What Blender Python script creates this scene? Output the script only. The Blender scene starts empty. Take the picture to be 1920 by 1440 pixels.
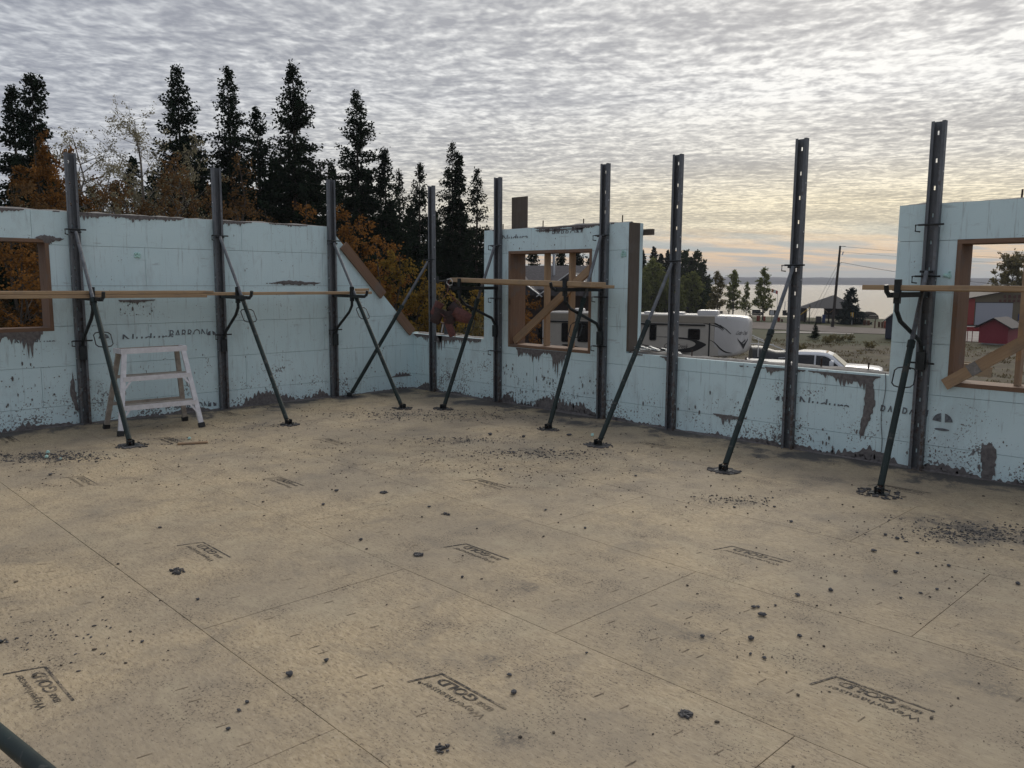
import bpy, bmesh, math, random
import numpy as np
from mathutils import Vector, Matrix, noise
R = math.radians
SC = bpy.context.scene
COL = SC.collection

# ------------------------------------------------------------------ camera
FPX, YAW, PITCH, ROLL = 1516.69, 2.370621, -0.1267433, 0.00551512
CAM = Vector((10.08818, -7.603686, 1.689527))
_fw = Vector((math.cos(PITCH)*math.cos(YAW), math.cos(PITCH)*math.sin(YAW), math.sin(PITCH)))
_r0 = Vector((math.sin(YAW), -math.cos(YAW), 0)); _u0 = _r0.cross(_fw)
_r = _r0*math.cos(ROLL)+_u0*math.sin(ROLL); _u = -_r0*math.sin(ROLL)+_u0*math.cos(ROLL)
cd = bpy.data.cameras.new('camera'); cam = bpy.data.objects.new('camera', cd); COL.objects.link(cam)
cd.sensor_width = 36; cd.lens = 36*FPX/1920; cd.clip_start = 0.05; cd.clip_end = 12000
m3 = Matrix((_r, _u, -_fw)).transposed(); cam.matrix_world = Matrix.Translation(CAM) @ m3.to_4x4()
SC.camera = cam
def ray(px, py): return _fw + _r*((px-960)/FPX) - _u*((py-720)/FPX)
def on_floor(px, py, z=0.0):
    d = ray(px, py); return CAM + d*((z-CAM.z)/d.z)
def at(px, py, dist):
    d = ray(px, py); return CAM + d*(dist/math.hypot(d.x, d.y))

# ------------------------------------------------------------------ light
SUN_AZ, SUN_EL = R(112), R(30)
sd = bpy.data.lights.new('sun', 'SUN'); sd.energy = 1.1; sd.angle = R(32); sd.color = (1, .93, .82)
so = bpy.data.objects.new('sun', sd); COL.objects.link(so)
sdir = Vector((math.cos(SUN_EL)*math.cos(SUN_AZ), math.cos(SUN_EL)*math.sin(SUN_AZ), math.sin(SUN_EL)))
so.rotation_euler = (-sdir).to_track_quat('-Z', 'Y').to_euler()
SC.view_settings.view_transform = 'Standard'; SC.view_settings.look = 'None'
SC.view_settings.exposure = 0.62; SC.view_settings.gamma = 1; SC.view_settings.use_curve_mapping = False
SC.cycles.max_bounces = 6; SC.cycles.transparent_max_bounces = 6; SC.cycles.volume_bounces = 0

class NT:
    """tiny node builder"""
    def __init__(s, tree): s.t = tree; tree.nodes.clear()
    def n(s, typ, ins=None, **props):
        nd = s.t.nodes.new(typ)
        for k, v in props.items(): setattr(nd, k, v)
        for k, v in (ins or {}).items():
            sk = nd.inputs[k]
            if isinstance(v, bpy.types.NodeSocket): s.t.links.new(v, sk)
            else: sk.default_value = v
        return nd
    def math(s, op, a, b=0.0, c=0.0, clamp=False):
        return s.n('ShaderNodeMath', {0: a, 1: b, 2: c}, operation=op, use_clamp=clamp).outputs[0]
    def vm(s, op, a, b=(0, 0, 0)):
        nd = s.n('ShaderNodeVectorMath', {0: a, 1: b}, operation=op)
        return nd.outputs['Value'] if op in ('DOT_PRODUCT', 'LENGTH', 'DISTANCE') else nd.outputs[0]
    def ramp(s, f, stops, interp='LINEAR'):
        nd = s.n('ShaderNodeValToRGB', {0: f}); cr = nd.color_ramp; cr.interpolation = interp
        while len(cr.elements) < len(stops): cr.elements.new(1)
        for e, (p, c) in zip(cr.elements, stops):
            e.position = p; e.color = (c, c, c, 1) if not isinstance(c, tuple) else (*c, 1)
        return nd.outputs[0]
    def mix(s, f, a, b, blend='MIX'):
        def q(v): return (*v, 1) if isinstance(v, tuple) and len(v) == 3 else v
        nd = s.n('ShaderNodeMix', {0: f, 6: q(a), 7: q(b)}, data_type='RGBA', blend_type=blend); return nd.outputs[2]
    def map(s, v, lo, hi, a=0.0, b=1.0):
        return s.n('ShaderNodeMapRange', {0: v, 1: lo, 2: hi, 3: a, 4: b}).outputs[0]
    def noise(s, vec, scale, detail=3, rough=.5, dist=0.0, out=0):
        return s.n('ShaderNodeTexNoise', {'Vector': vec, 'Scale': scale, 'Detail': detail, 'Roughness': rough, 'Distortion': dist}).outputs[out]
    def mapping(s, vec, scale=(1, 1, 1), rot=(0, 0, 0), loc=(0, 0, 0)):
        return s.n('ShaderNodeMapping', {'Vector': vec, 'Scale': scale, 'Rotation': rot, 'Location': loc}).outputs[0]

W = bpy.data.worlds.new('World'); SC.world = W; W.use_nodes = True
t = NT(W.node_tree)
sky = t.n('ShaderNodeTexSky', sky_type='NISHITA', sun_disc=False, sun_elevation=SUN_EL, sun_rotation=math.pi/2-SUN_AZ, air_density=1.3, dust_density=2.0)
bg_sky = t.n('ShaderNodeBackground', {'Color': sky.outputs[0], 'Strength': 0.05})
D = t.n('ShaderNodeTexCoord').outputs['Generated']
sx = t.n('ShaderNodeSeparateXYZ', {0: D})
z = t.math('MAXIMUM', sx.outputs[2], 0.0)
zi = t.math('DIVIDE', 1.0, t.math('ADD', z, 0.022))
P = t.n('ShaderNodeCombineXYZ', {0: t.math('MULTIPLY', sx.outputs[0], zi), 1: t.math('MULTIPLY', sx.outputs[1], zi), 2: 0.0}).outputs[0]
# cloud ridges run roughly across the view
Pr = t.mapping(P, rot=(0, 0, -YAW+R(6)))            # x' = along view
warp = t.noise(Pr, 1.3, 2, out=1)
Pw = t.vm('ADD', Pr, t.vm('MULTIPLY', t.vm('SUBTRACT', warp, (.5, .5, .5)), (.22, .22, 0)))
cell = t.noise(t.mapping(Pw, scale=(1.0, .95, 1)), 8.0, 3, .52, .3)
big = t.noise(t.mapping(Pr, scale=(1.0, .6, 1)), 0.75, 3, .5)
fine = t.noise(t.mapping(Pw, scale=(1.0, 1.0, 1)), 24.0, 2, .5)
rowx = t.n('ShaderNodeSeparateXYZ', {0: t.mapping(P, rot=(0, 0, -YAW+R(14)))}).outputs[0]
ph = t.math('ADD', t.math('MULTIPLY', rowx, 5.2), t.math('MULTIPLY', t.noise(Pr, 1.5, 3, .55), 5.0))
wave = t.math('MULTIPLY', t.math('SINE', t.math('MULTIPLY', ph, 6.28318)), .5)
amp = t.map(t.noise(Pr, 2.6, 2), .35, .62, .25, 1.0)
v = t.math('ADD', t.math('MULTIPLY', cell, .62), t.math('MULTIPLY', fine, .38))
v = t.math('ADD', v, t.math('MULTIPLY', t.math('MULTIPLY', wave, amp), .115))
v = t.math('ADD', v, t.math('MULTIPLY', t.math('SUBTRACT', big, .5), .52))
sun_d = t.math('MAXIMUM', t.vm('DOT_PRODUCT', D, tuple(sdir)), 0.0)
glow = t.math('POWER', sun_d, 9.0)
glow2 = t.math('POWER', sun_d, 3.0)
thin = t.map(v, .35, .66)                              # 0 thick dark, 1 thin bright
thin = t.math('ADD', thin, t.math('MULTIPLY', glow, .12), clamp=True)
el = t.math('ARCSINE', z)                            # radians
dark = t.mix(glow2, (.178, .194, .236), (.285, .285, .295))
brt = t.mix(glow2, (.375, .397, .436), (.70, .69, .66))
ccol = t.mix(t.ramp(thin, [(0, 0.0), (.45, .33), (.8, .75), (1, 1.0)]), dark, brt)
# warm thin layer low in the sky, peach above the lake
warm = t.ramp(t.math('MULTIPLY', el, 180/math.pi/20), [(0, 0.0), (.09, .35), (.16, 1.0), (.26, .9), (.40, .25), (.6, 0.0)])
wside = t.map(sun_d, .62, .93)
ccol = t.mix(t.math('MULTIPLY', t.math('MULTIPLY', warm, .95), wside), ccol, t.mix(1.0, ccol, (1.24, 1.08, .74), 'MULTIPLY'))
bg_cloud = t.n('ShaderNodeBackground', {'Color': ccol, 'Strength': 1.0})
# low streaks: long thin bands, peach on blue grey
st = t.noise(t.mapping(P, rot=(0, 0, -YAW), scale=(.22, .10, 1)), 3.2, 4, .5)
stc = t.ramp(st, [(.40, (.20, .27, .31)), (.48, (.30, .30, .30)), (.55, (.58, .40, .24)), (.68, (.44, .35, .28))])
hor = t.ramp(t.math('MULTIPLY', el, 180/math.pi/20), [(0, (.23, .27, .29)), (.035, (.23, .275, .29)), (.085, (.40, .34, .27)), (1, (.40, .34, .27))])
lowc = t.mix(t.ramp(t.math('MULTIPLY', el, 180/math.pi/20), [(.02, 0.0), (.075, .9), (1, 1.0)]), hor, stc)
lowc = t.mix(t.map(sun_d, .35, .9), (.24, .26, .30), lowc)
bg_low = t.n('ShaderNodeBackground', {'Color': lowc, 'Strength': 1.0})
edge = t.math('ADD', t.math('MULTIPLY', el, 180/math.pi), t.math('MULTIPLY', t.math('SUBTRACT', st, .5), 2.2))
high = t.map(edge, 1.9, 4.0)
lowmix = t.n('ShaderNodeMixShader', {0: .88, 1: bg_sky.outputs[0], 2: bg_low.outputs[0]})
himix = t.n('ShaderNodeMixShader', {0: .96, 1: bg_sky.outputs[0], 2: bg_cloud.outputs[0]})
ms = t.n('ShaderNodeMixShader', {0: high, 1: lowmix.outputs[0], 2: himix.outputs[0]})
t.n('ShaderNodeOutputWorld', {0: ms.outputs[0]})

# ------------------------------------------------------------------ helpers
def tag(o, label=None, cat=None, group=None, kind=None):
    if label: o['label'] = label
    if cat: o['category'] = cat
    if group: o['group'] = group
    if kind: o['kind'] = kind
    return o
def empty(name, loc=(0, 0, 0), rz=0, label=None, cat=None, group=None, kind=None):
    o = bpy.data.objects.new(name, None); COL.objects.link(o); o.location = loc; o.rotation_euler = (0, 0, rz)
    o.empty_display_size = .2
    return tag(o, label, cat, group, kind)
def link(name, me, parent=None, loc=(0, 0, 0), rot=(0, 0, 0), **kw):
    o = bpy.data.objects.new(name, me); COL.objects.link(o); o.parent = parent
    o.location = loc; o.rotation_euler = rot
    return tag(o, **kw)
class MB:
    def __init__(s): s.v = []; s.f = []
    def add(s, vs, fs):
        b = len(s.v); s.v += [tuple(q) for q in vs]; s.f += [tuple(b+i for i in f) for f in fs]; return s
    def box(s, c, size, M=None):
        x, y, z = (q/2 for q in size); cx, cy, cz = c
        vs = [Vector((cx+a*x, cy+b*y, cz+d*z)) for a in (-1, 1) for b in (-1, 1) for d in (-1, 1)]
        if M: vs = [M @ q for q in vs]
        return s.add(vs, [(0, 1, 3, 2), (4, 6, 7, 5), (0, 4, 5, 1), (2, 3, 7, 6), (0, 2, 6, 4), (1, 5, 7, 3)])
    def mm(s, x0, x1, y0, y1, z0, z1): return s.box(((x0+x1)/2, (y0+y1)/2, (z0+z1)/2), (x1-x0, y1-y0, z1-z0))
    def beam(s, a, b, w, h, up=(0, 0, 1)):
        a, b = Vector(a), Vector(b); d = (b-a); L = d.length; d.normalize()
        sd = d.cross(Vector(up));
        if sd.length < 1e-4: sd = d.cross(Vector((1, 0, 0)))
        sd.normalize(); u = sd.cross(d)
        M = Matrix((d, sd, u)).transposed().to_4x4(); M.translation = (a+b)/2
        return s.box((0, 0, 0), (L, w, h), M)
    def tube(s, pts, r, n=8, cap=True):
        pts = [Vector(p) for p in pts]; rs = r if isinstance(r, (list, tuple)) else [r]*len(pts)
        rings = []; ref = Vector((.3, .2, 1)).normalized()
        for i, p in enumerate(pts):
            d = (pts[min(i+1, len(pts)-1)]-pts[max(i-1, 0)]).normalized()
            a = d.cross(ref)
            if a.length < .05: a = d.cross(Vector((1, 0, 0)))
            a.normalize(); b = d.cross(a)
            rings.append([p+(a*math.cos(k*2*math.pi/n)+b*math.sin(k*2*math.pi/n))*rs[i] for k in range(n)])
        vs = [q for rg in rings for q in rg]; fs = []
        for i in range(len(pts)-1):
            for k in range(n): fs.append((i*n+k, i*n+(k+1) % n, (i+1)*n+(k+1) % n, (i+1)*n+k))
        if cap: fs += [tuple(range(n))[::-1], tuple((len(pts)-1)*n+k for k in range(n))]
        return s.add(vs, fs)
    def prism(s, poly, y0, y1, M=None):
        """poly in xz, extruded along y"""
        n = len(poly); vs = [Vector((x, y0, z)) for x, z in poly]+[Vector((x, y1, z)) for x, z in poly]
        if M: vs = [M @ q for q in vs]
        return s.add(vs, [tuple(range(n)), tuple(range(n, 2*n))[::-1]]+[(i, i+n, (i+1) % n+n, (i+1) % n) for i in range(n)])
    def loft(s, rings, cap=True):
        n = len(rings[0]); vs = [q for rg in rings for q in rg]; fs = []
        for i in range(len(rings)-1):
            for k in range(n): fs.append((i*n+k, i*n+(k+1) % n, (i+1)*n+(k+1) % n, (i+1)*n+k))
        if cap: fs += [tuple(range(n))[::-1], tuple((len(rings)-1)*n+k for k in range(n))]
        return s.add(vs, fs)
    def mesh(s, name, mat, smooth=False, fix=True):
        me = bpy.data.meshes.new(name); me.from_pydata(s.v, [], s.f)
        if fix:
            bm = bmesh.new(); bm.from_mesh(me); bmesh.ops.recalc_face_normals(bm, faces=bm.faces); bm.to_mesh(me); bm.free()
        if mat: me.materials.append(mat)
        if smooth:
            me.polygons.foreach_set('use_smooth', [True]*len(me.polygons)); me.set_sharp_from_angle(angle=R(35))
        me.update(); return me
    def build(s, name, mat, parent=None, smooth=False, loc=(0, 0, 0), rot=(0, 0, 0), fix=True, bevel=0, **kw):
        o = link(name, s.mesh(name, mat, smooth, fix), parent, loc, rot, **kw)
        if bevel:
            b = o.modifiers.new('bevel', 'BEVEL'); b.width = bevel; b.segments = 2; b.limit_method = 'ANGLE'
        return o
def copy_tree(o, parent=None, **kw):
    c = o.copy(); COL.objects.link(c); c.parent = parent
    for ch in list(o.children): copy_tree(ch, c)
    return tag(c, **kw)

# ------------------------------------------------------------------ materials
def newmat(name):
    m = bpy.data.materials.new(name); m.use_nodes = True; return m, NT(m.node_tree)
def finish(t, col, rough=.8, metal=0.0, bump=None, bs=.3, bd=.01, spec=.5, **ex):
    ins = {'Base Color': (*col, 1) if isinstance(col, tuple) else col, 'Roughness': rough, 'Metallic': metal, 'Specular IOR Level': spec}
    ins.update(ex)
    if bump is not None: ins['Normal'] = t.n('ShaderNodeBump', {'Height': bump, 'Strength': bs, 'Distance': bd}).outputs[0]
    p = t.n('ShaderNodeBsdfPrincipled', ins); t.n('ShaderNodeOutputMaterial', {0: p.outputs[0]})
def plain(name, col, rough=.7, metal=0.0, var=.15, scale=8.0, bs=.15, spec=.5):
    m, t = newmat(name); c = t.n('ShaderNodeTexCoord').outputs['Object']
    n = t.noise(c, scale, 4, .6)
    f = t.map(n, .3, .7, 1-var, 1+var)
    cc = t.n('ShaderNodeVectorMath', {0: col, 3: f}, operation='SCALE').outputs[0]
    finish(t, cc, rough, metal, n, bs, .004, spec); return m
def lumber(name, c1, c2, dirt=.3, dirtcol=(.16, .15, .14)):
    m, t = newmat(name); c = t.n('ShaderNodeTexCoord').outputs['Object']
    rnd = t.n('ShaderNodeObjectInfo').outputs['Random']
    cc = t.vm('ADD', c, t.n('ShaderNodeCombineXYZ', {0: t.math('MULTIPLY', rnd, 37.0), 1: t.math('MULTIPLY', rnd, 11.0), 2: 0.0}).outputs[0])
    g = t.noise(t.mapping(cc, scale=(1.3, 28, 28)), 2.0, 4, .6, .6)
    k = t.n('ShaderNodeTexVoronoi', {'Vector': t.mapping(cc, scale=(1.6, 6, 6)), 'Scale': 1.2}).outputs['Distance']
    col = t.mix(t.map(g, .3, .7), c1, c2)
    col = t.mix(t.ramp(k, [(0, .8), (.08, .5), (.11, 0.0)]), col, tuple(q*.35 for q in c1))
    d = t.noise(cc, 3.5, 5, .65)
    col = t.mix(t.ramp(d, [(.52, 0.0), (.62, dirt), (1, dirt)]), col, dirtcol)
    col = t.mix(t.math('MULTIPLY', rnd, .25), col, tuple(q*.6 for q in c1))
    finish(t, col, .8, 0, g, .25, .003); return m
M = {}
M['plank'] = lumber('fresh_lumber', (.35, .23, .13), (.48, .34, .20), .35)
M['buck'] = lumber('weathered_lumber', (.18, .105, .066), (.25, .155, .10), .45)
M['stud'] = lumber('stud_lumber', (.34, .22, .13), (.46, .32, .195), .35)
M['board'] = lumber('brown_board', (.10, .080, .064), (.135, .108, .085), .3)
M['cement'] = plain('wet_cement', (.155, .142, .138), .9, 0, .35, 30, .6)
M['cement_dry'] = plain('dry_cement', (.25, .235, .22), .9, 0, .35, 25, .8)
def crumbmat(name, a, b):
    m, t = newmat(name); rn = t.n('ShaderNodeNewGeometry').outputs['Random Per Island']; n = t.noise(t.n('ShaderNodeNewGeometry').outputs['Position'], 90.0, 3, .7)
    finish(t, t.mix(t.math('MULTIPLY', t.math('ADD', t.math('POWER', rn, 1.6), t.map(n, .3, .7)), .5), a, b), .92, 0, n, .5, .003, .25); return m
M['black'] = plain('black_rubber', (.015, .015, .016), .6)
M['ink'] = plain('black_ink', (.13, .145, .16), .7, 0, .6, 40)
M['alu'] = plain('dull_aluminium', (.68, .67, .69), .5, .12, .12, 20)
M['alu_dirty'] = plain('dirty_aluminium', (.34, .30, .26), .6, .15, .25, 15)
M['galv'] = plain('galvanised_metal', (.55, .56, .58), .35, .8, .1)
M['white'] = plain('white_paint', (.72, .72, .72), .4, 0, .05)
M['glass'] = plain('dark_glass', (.008, .009, .011), .08, 0, .05)
M['rubber_green'] = plain('mint_foam_scrap', (.45, .68, .62), .8)

# foam of the insulated concrete forms
m, t = newmat('mint_foam'); c = t.n('ShaderNodeNewGeometry').outputs['Position']
rnd = t.n('ShaderNodeObjectInfo').outputs['Random']
sp = t.n('ShaderNodeSeparateXYZ', {0: c}); al = t.math('ADD', sp.outputs[0], sp.outputs[1])
n1 = t.noise(c, 1.6, 4, .6); n2 = t.noise(t.mapping(c, scale=(9, 9, .9)), 3.0, 4, .65)
col = t.mix(t.map(n1, .3, .7), (.62, .79, .82), (.70, .86, .885))
col = t.mix(t.math('MULTIPLY', rnd, .4), col, (.64, .81, .82))
rib = t.math('ABSOLUTE', t.math('SUBTRACT', t.math('FRACT', t.math('DIVIDE', al, .2032)), .5))
col = t.mix(t.math('MULTIPLY', t.ramp(rib, [(0, 1.0), (.02, 0.0)]), t.math('MULTIPLY', t.map(n2, .4, .6), .35)), col, (.20, .24, .24))
col = t.mix(t.ramp(n2, [(.58, 0.0), (.75, .5)]), col, (.24, .27, .27))
n5 = t.noise(t.mapping(c, scale=(1, 1, .55)), 2.4, 6, .72, .5)
col = t.mix(t.map(n5, .52, .70, 0.0, .38), col, (.36, .41, .41))
n6 = t.noise(t.mapping(c, scale=(2, 2, 11)), 1.5, 4, .7)
col = t.mix(t.map(n6, .63, .72, 0.0, .35), col, (.25, .28, .28))             # vertical runs of dirty water
g3 = t.noise(c, 45.0, 3, .6); g4 = t.noise(c, 3.0, 3, .6)
base = t.math('ADD', t.map(sp.outputs[2], .05, .75, .12, 0.0), t.math('MULTIPLY', t.math('SUBTRACT', g4, .5), .5))
col = t.mix(t.map(t.math('ADD', base, t.math('MULTIPLY', g3, .62)), .47, .51), col, (.17, .165, .165))  # cement specks
finish(t, col, .75, 0, t.noise(c, 160.0, 2), .12, .002); M['foam'] = m

# strongback steel
m, t = newmat('strongback_steel'); c = t.n('ShaderNodeTexCoord').outputs['Object']
n1 = t.noise(t.mapping(c, scale=(8, 8, .7)), 3.0, 5, .65); n2 = t.noise(c, 22.0, 4, .7)
col = t.mix(t.map(n1, .35, .65), (.10, .11, .122), (.20, .21, .225))
rr = t.math('ADD', t.math('MULTIPLY', n1, .5), t.math('MULTIPLY', n2, .5))
zz = t.n('ShaderNodeSeparateXYZ', {0: c}).outputs[2]
rr = t.math('ADD', rr, t.map(zz, 0.0, 2.4, .07, -.02))
col = t.mix(t.map(rr, .55, .65), col, (.085, .062, .05))
col = t.mix(t.map(n2, .62, .70), col, (.26, .25, .24))
finish(t, col, t.map(n2, .3, .7, .45, .75), .35, n2, .3, .002); M['steel'] = m

# dark green painted tube, cement dusted
m, t = newmat('green_painted_steel'); c = t.n('ShaderNodeTexCoord').outputs['Object']
n1 = t.noise(c, 14.0, 5, .7); n2 = t.noise(t.mapping(c, scale=(1, 1, 1)), 3.0, 4, .6)
col = t.mix(t.map(n2, .35, .65), (.004, .012, .011), (.010, .026, .023))
col = t.mix(t.map(n1, .58, .70), col, (.10, .095, .085))
col = t.mix(t.map(n2, .62, .72), col, (.07, .05, .038))
finish(t, col, .6, .1, n1, .3, .002); M['green'] = m
M['black_steel'] = plain('black_steel', (.022, .026, .028), .5, .3, .5, 12)

# floor panels
m, t = newmat('oriented_strand_board'); c = t.n('ShaderNodeNewGeometry').outputs['Position']
rnd = t.n('ShaderNodeObjectInfo').outputs['Random']
def flakes(rot, sc, off):
    q = t.mapping(c, scale=sc, rot=(0, 0, rot), loc=off)
    return t.n('ShaderNodeTexVoronoi', {'Vector': q, 'Scale': 1.0, 'Randomness': 1.0}).outputs
f1 = flakes(.5, (20, 60, 1), (0, 0, .3)); f2 = flakes(-.7, (26, 85, 1), (3, 1, .1)); f3 = flakes(1.5, (24, 75, 1), (1, 5, .2))
s1 = t.n('ShaderNodeSeparateXYZ', {0: f1['Color']}).outputs[0]; s2 = t.n('ShaderNodeSeparateXYZ', {0: f2['Color']}).outputs[0]; s3 = t.n('ShaderNodeSeparateXYZ', {0: f3['Color']}).outputs[0]
pick = t.map(t.noise(c, 9.0, 2), .40, .60)
fv = t.math('ADD', t.math('MULTIPLY', s1, t.math('SUBTRACT', 1.0, pick)), t.math('MULTIPLY', s2, pick))
fv = t.math('ADD', t.math('MULTIPLY', fv, .7), t.math('MULTIPLY', s3, .3))
col = t.mix(fv, (.405, .315, .200), (.60, .475, .305))
col = t.mix(t.map(t.math('SUBTRACT', fv, .0), .82, 1.0, 0.0, .7), col, (.56, .47, .31))
streak = t.noise(t.mapping(c, scale=(16, 50, 1), rot=(0, 0, .6)), 1.3, 6, .8)
col = t.mix(t.ramp(streak, [(.545, 0.0), (.60, .8)]), col, (.16, .115, .075))
chip = t.noise(t.mapping(c, scale=(30, 90, 1), rot=(0, 0, -.25), loc=(3, 1, 0)), 1.0, 5, .75)
col = t.mix(t.ramp(chip, [(.54, 0.0), (.62, .7)]), col, (.66, .54, .39))
col = t.mix(t.ramp(chip, [(.35, .7), (.42, 0.0)]), col, (.20, .15, .10))
broad = t.noise(c, .9, 4, .55)
col = t.mix(t.map(broad, .38, .62, .0, .55), col, (.29, .25, .20))
patch = t.noise(c, 1.9, 6, .7, .6)
col = t.mix(t.map(patch, .53, .66, .0, .42), col, (.19, .17, .145))
col = t.mix(t.map(patch, .46, .36, .0, .30), col, (.56, .48, .33))
mid = t.noise(c, 3.2, 5, .65)
col = t.mix(t.map(mid, .45, .72, 0.0, .45), col, (.25, .205, .155))
col = t.mix(t.math('MULTIPLY', rnd, .28), col, (.27, .22, .15))
# grit specks everywhere
gr = t.noise(c, 75.0, 3, .7)
col = t.mix(t.map(t.math('ADD', gr, t.math('MULTIPLY', t.math('SUBTRACT', mid, .5), .45)), .60, .66), col, (.12, .095, .07))
# cement dust: tracked along the walls and where heaps were swept
sp = t.n('ShaderNodeSeparateXYZ', {0: c})
dw = t.math('MINIMUM', t.math('ADD', sp.outputs[0], .1), t.math('SUBTRACT', .13, sp.outputs[1]))
ed = t.noise(t.mapping(c, scale=(1, 1, 1)), 1.7, 6, .62, .4)
wall_d = t.math('ADD', t.map(dw, 0.0, 1.15, .46, 0.0), t.math('MULTIPLY', t.math('SUBTRACT', ed, .5), 1.25))
cx = t.vm('LENGTH', t.vm('SUBTRACT', c, (.4, -2.2, 0.0)))
tot = t.map(wall_d, .23, .44)
edn = t.math('MULTIPLY', t.math('SUBTRACT', t.noise(c, 5.0, 5, .75), .5), 2.6)
SPOTS = [((1830, 1000), .70), ((760, 778), .7), ((860, 825), .40), ((1010, 850), .40), ((90, 858), .42), ((1385, 940), .32), ((1140, 1000), .0),
         ((915, 1232), .16), ((1870, 1290), .30), ((1500, 905), .45), ((330, 825), .35), ((990, 1100), .14), ((1290, 1190), .22), ((940, 1380), .28), ((1040, 905), .3), ((1200, 880), .5), ((1550, 900), .5)]
for (px, py), rad in SPOTS:
    if rad == 0: continue
    q = on_floor(px, py)
    dd = t.vm('LENGTH', t.vm('MULTIPLY', t.vm('SUBTRACT', c, (q.x, q.y, 0.0)), (1/rad, 1/(rad*.8), 0)))
    tot = t.math('MAXIMUM', tot, t.map(t.math('ADD', dd, edn), .10, 1.0, .85 if px == 1830 else .60, 0.0))
fineg = t.noise(c, 40.0, 5, .85)
tot = t.math('MULTIPLY', tot, t.map(t.math('ADD', fineg, t.math('MULTIPLY', t.math('SUBTRACT', tot, .5), .30)), .46, .56, .25, 1.0))
col = t.mix(tot, col, (.095, .088, .082))
hb = t.math('ADD', t.math('MULTIPLY', fv, .5), fineg)
finish(t, col, .82, 0, hb, .22, .004, .3); M['osb'] = m

def leafmat(name, c1, c2, trans=.35):
    m, t = newmat(name); rn = t.n('ShaderNodeNewGeometry').outputs['Random Per Island']
    n = t.noise(t.n('ShaderNodeNewGeometry').outputs['Position'], .9, 3)
    col = t.mix(t.math('MULTIPLY', t.math('ADD', rn, t.map(n, .3, .7)), .5), c1, c2)
    d = t.n('ShaderNodeBsdfDiffuse', {0: col}); tr = t.n('ShaderNodeBsdfTranslucent', {0: col})
    mx = t.n('ShaderNodeMixShader', {0: trans, 1: d.outputs[0], 2: tr.outputs[0]}); t.n('ShaderNodeOutputMaterial', {0: mx.outputs[0]}); return m
M['needle'] = leafmat('spruce_needles', (.010, .018, .012), (.026, .040, .022), .15)
M['needle_blue'] = leafmat('blue_spruce_needles', (.016, .026, .024), (.035, .05, .045), .15)
M['orange'] = leafmat('orange_leaves', (.10, .050, .018), (.30, .145, .045), .4)
M['rust'] = leafmat('rust_leaves', (.065, .042, .022), (.19, .110, .048), .4)
M['olive'] = leafmat('olive_leaves', (.09, .082, .038), (.24, .20, .09), .4)
M['yellow'] = leafmat('yellow_leaves', (.12, .085, .022), (.31, .20, .05), .4)
M['pale'] = leafmat('pale_leaves', (.15, .14, .09), (.36, .32, .21), .4)
M['leaf_green'] = leafmat('green_leaves', (.09, .11, .035), (.24, .25, .085), .4)
M['leaf_dark'] = leafmat('dark_green_leaves', (.02, .035, .014), (.05, .07, .025), .3)
M['bark'] = plain('bark', (.06, .048, .038), .9, 0, .3, 12)
M['bark_pale'] = plain('pale_bark', (.16, .14, .12), .9, 0, .4, 12)

# ------------------------------------------------------------------ terrain
VD = Vector((math.cos(R(115.8)), math.sin(R(115.8)), 0)); VL = Vector((VD.y, -VD.x, 0))
ZG = -3.8
def uv(x, y): d = Vector((x-CAM.x, y-CAM.y, 0)); return d.dot(VD), d.dot(VL)
def uvp(u, v, z=0): q = Vector((CAM.x, CAM.y, 0))+VD*u+VL*v; return Vector((q.x, q.y, z))
def zfun(u, v):
    s = min(max((u-128)/60, 0), 1); z = ZG-1.7*s*s*(3-2*s)
    rough = max(0, 1-abs(u-55)/24) if u < 79 else 0
    z += rough*.16*noise.noise((u*.35, v*.35, 1)) + rough*.07*noise.noise((u*1.3, v*1.3, 4))
    return z + .05*noise.noise((u*.06, v*.06, 0))*min(1, u/60 if u > 0 else 0)
us = list(np.arange(-80, 20, 10.))+list(np.arange(20, 84, .7))+list(np.arange(84, 200, 3.))+[205, 230]
vs_ = [-900, -500, -300, -200, -150]+list(np.arange(-120, -40, 5.))+list(np.arange(-40, 40, .8))+list(np.arange(40, 120, 5.))+[150, 200, 300, 500, 900]
g = MB(); nv = len(vs_)
g.v = [tuple(uvp(u, v, zfun(u, v))) for u in us for v in vs_]
g.f = [(i*nv+j, i*nv+j+1, (i+1)*nv+j+1, (i+1)*nv+j) for i in range(len(us)-1) for j in range(nv-1)]
m, t = newmat('field_ground'); c = t.n('ShaderNodeNewGeometry').outputs['Position']
q = t.vm('SUBTRACT', c, (CAM.x, CAM.y, 0)); u_ = t.vm('DOT_PRODUCT', q, tuple(VD))
n1 = t.noise(c, .5, 6, .65); n2 = t.noise(c, 2.2, 5, .7); n3 = t.noise(c, .07, 4, .5)
brown = t.mix(t.map(n1, .35, .65), (.045, .036, .024), (.105, .083, .055))
brown = t.mix(t.map(n2, .50, .62), brown, (.10, .095, .045))
brown = t.mix(t.map(n2, .62, .72), brown, (.035, .03, .02))
grass = t.mix(t.map(n2, .3, .7), (.026, .036, .013), (.060, .066, .026))
grass = t.mix(t.map(n3, .42, .62), grass, (.08, .070, .038))
mask = t.map(t.math('ADD', u_, t.math('MULTIPLY', t.math('SUBTRACT', n1, .5), 22.0)), 76.0, 80.0)
finish(t, t.mix(mask, brown, grass), .95, 0, n2, .5, .05, .2)
g.build('ground', m, smooth=True, fix=False, kind='structure')
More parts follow.
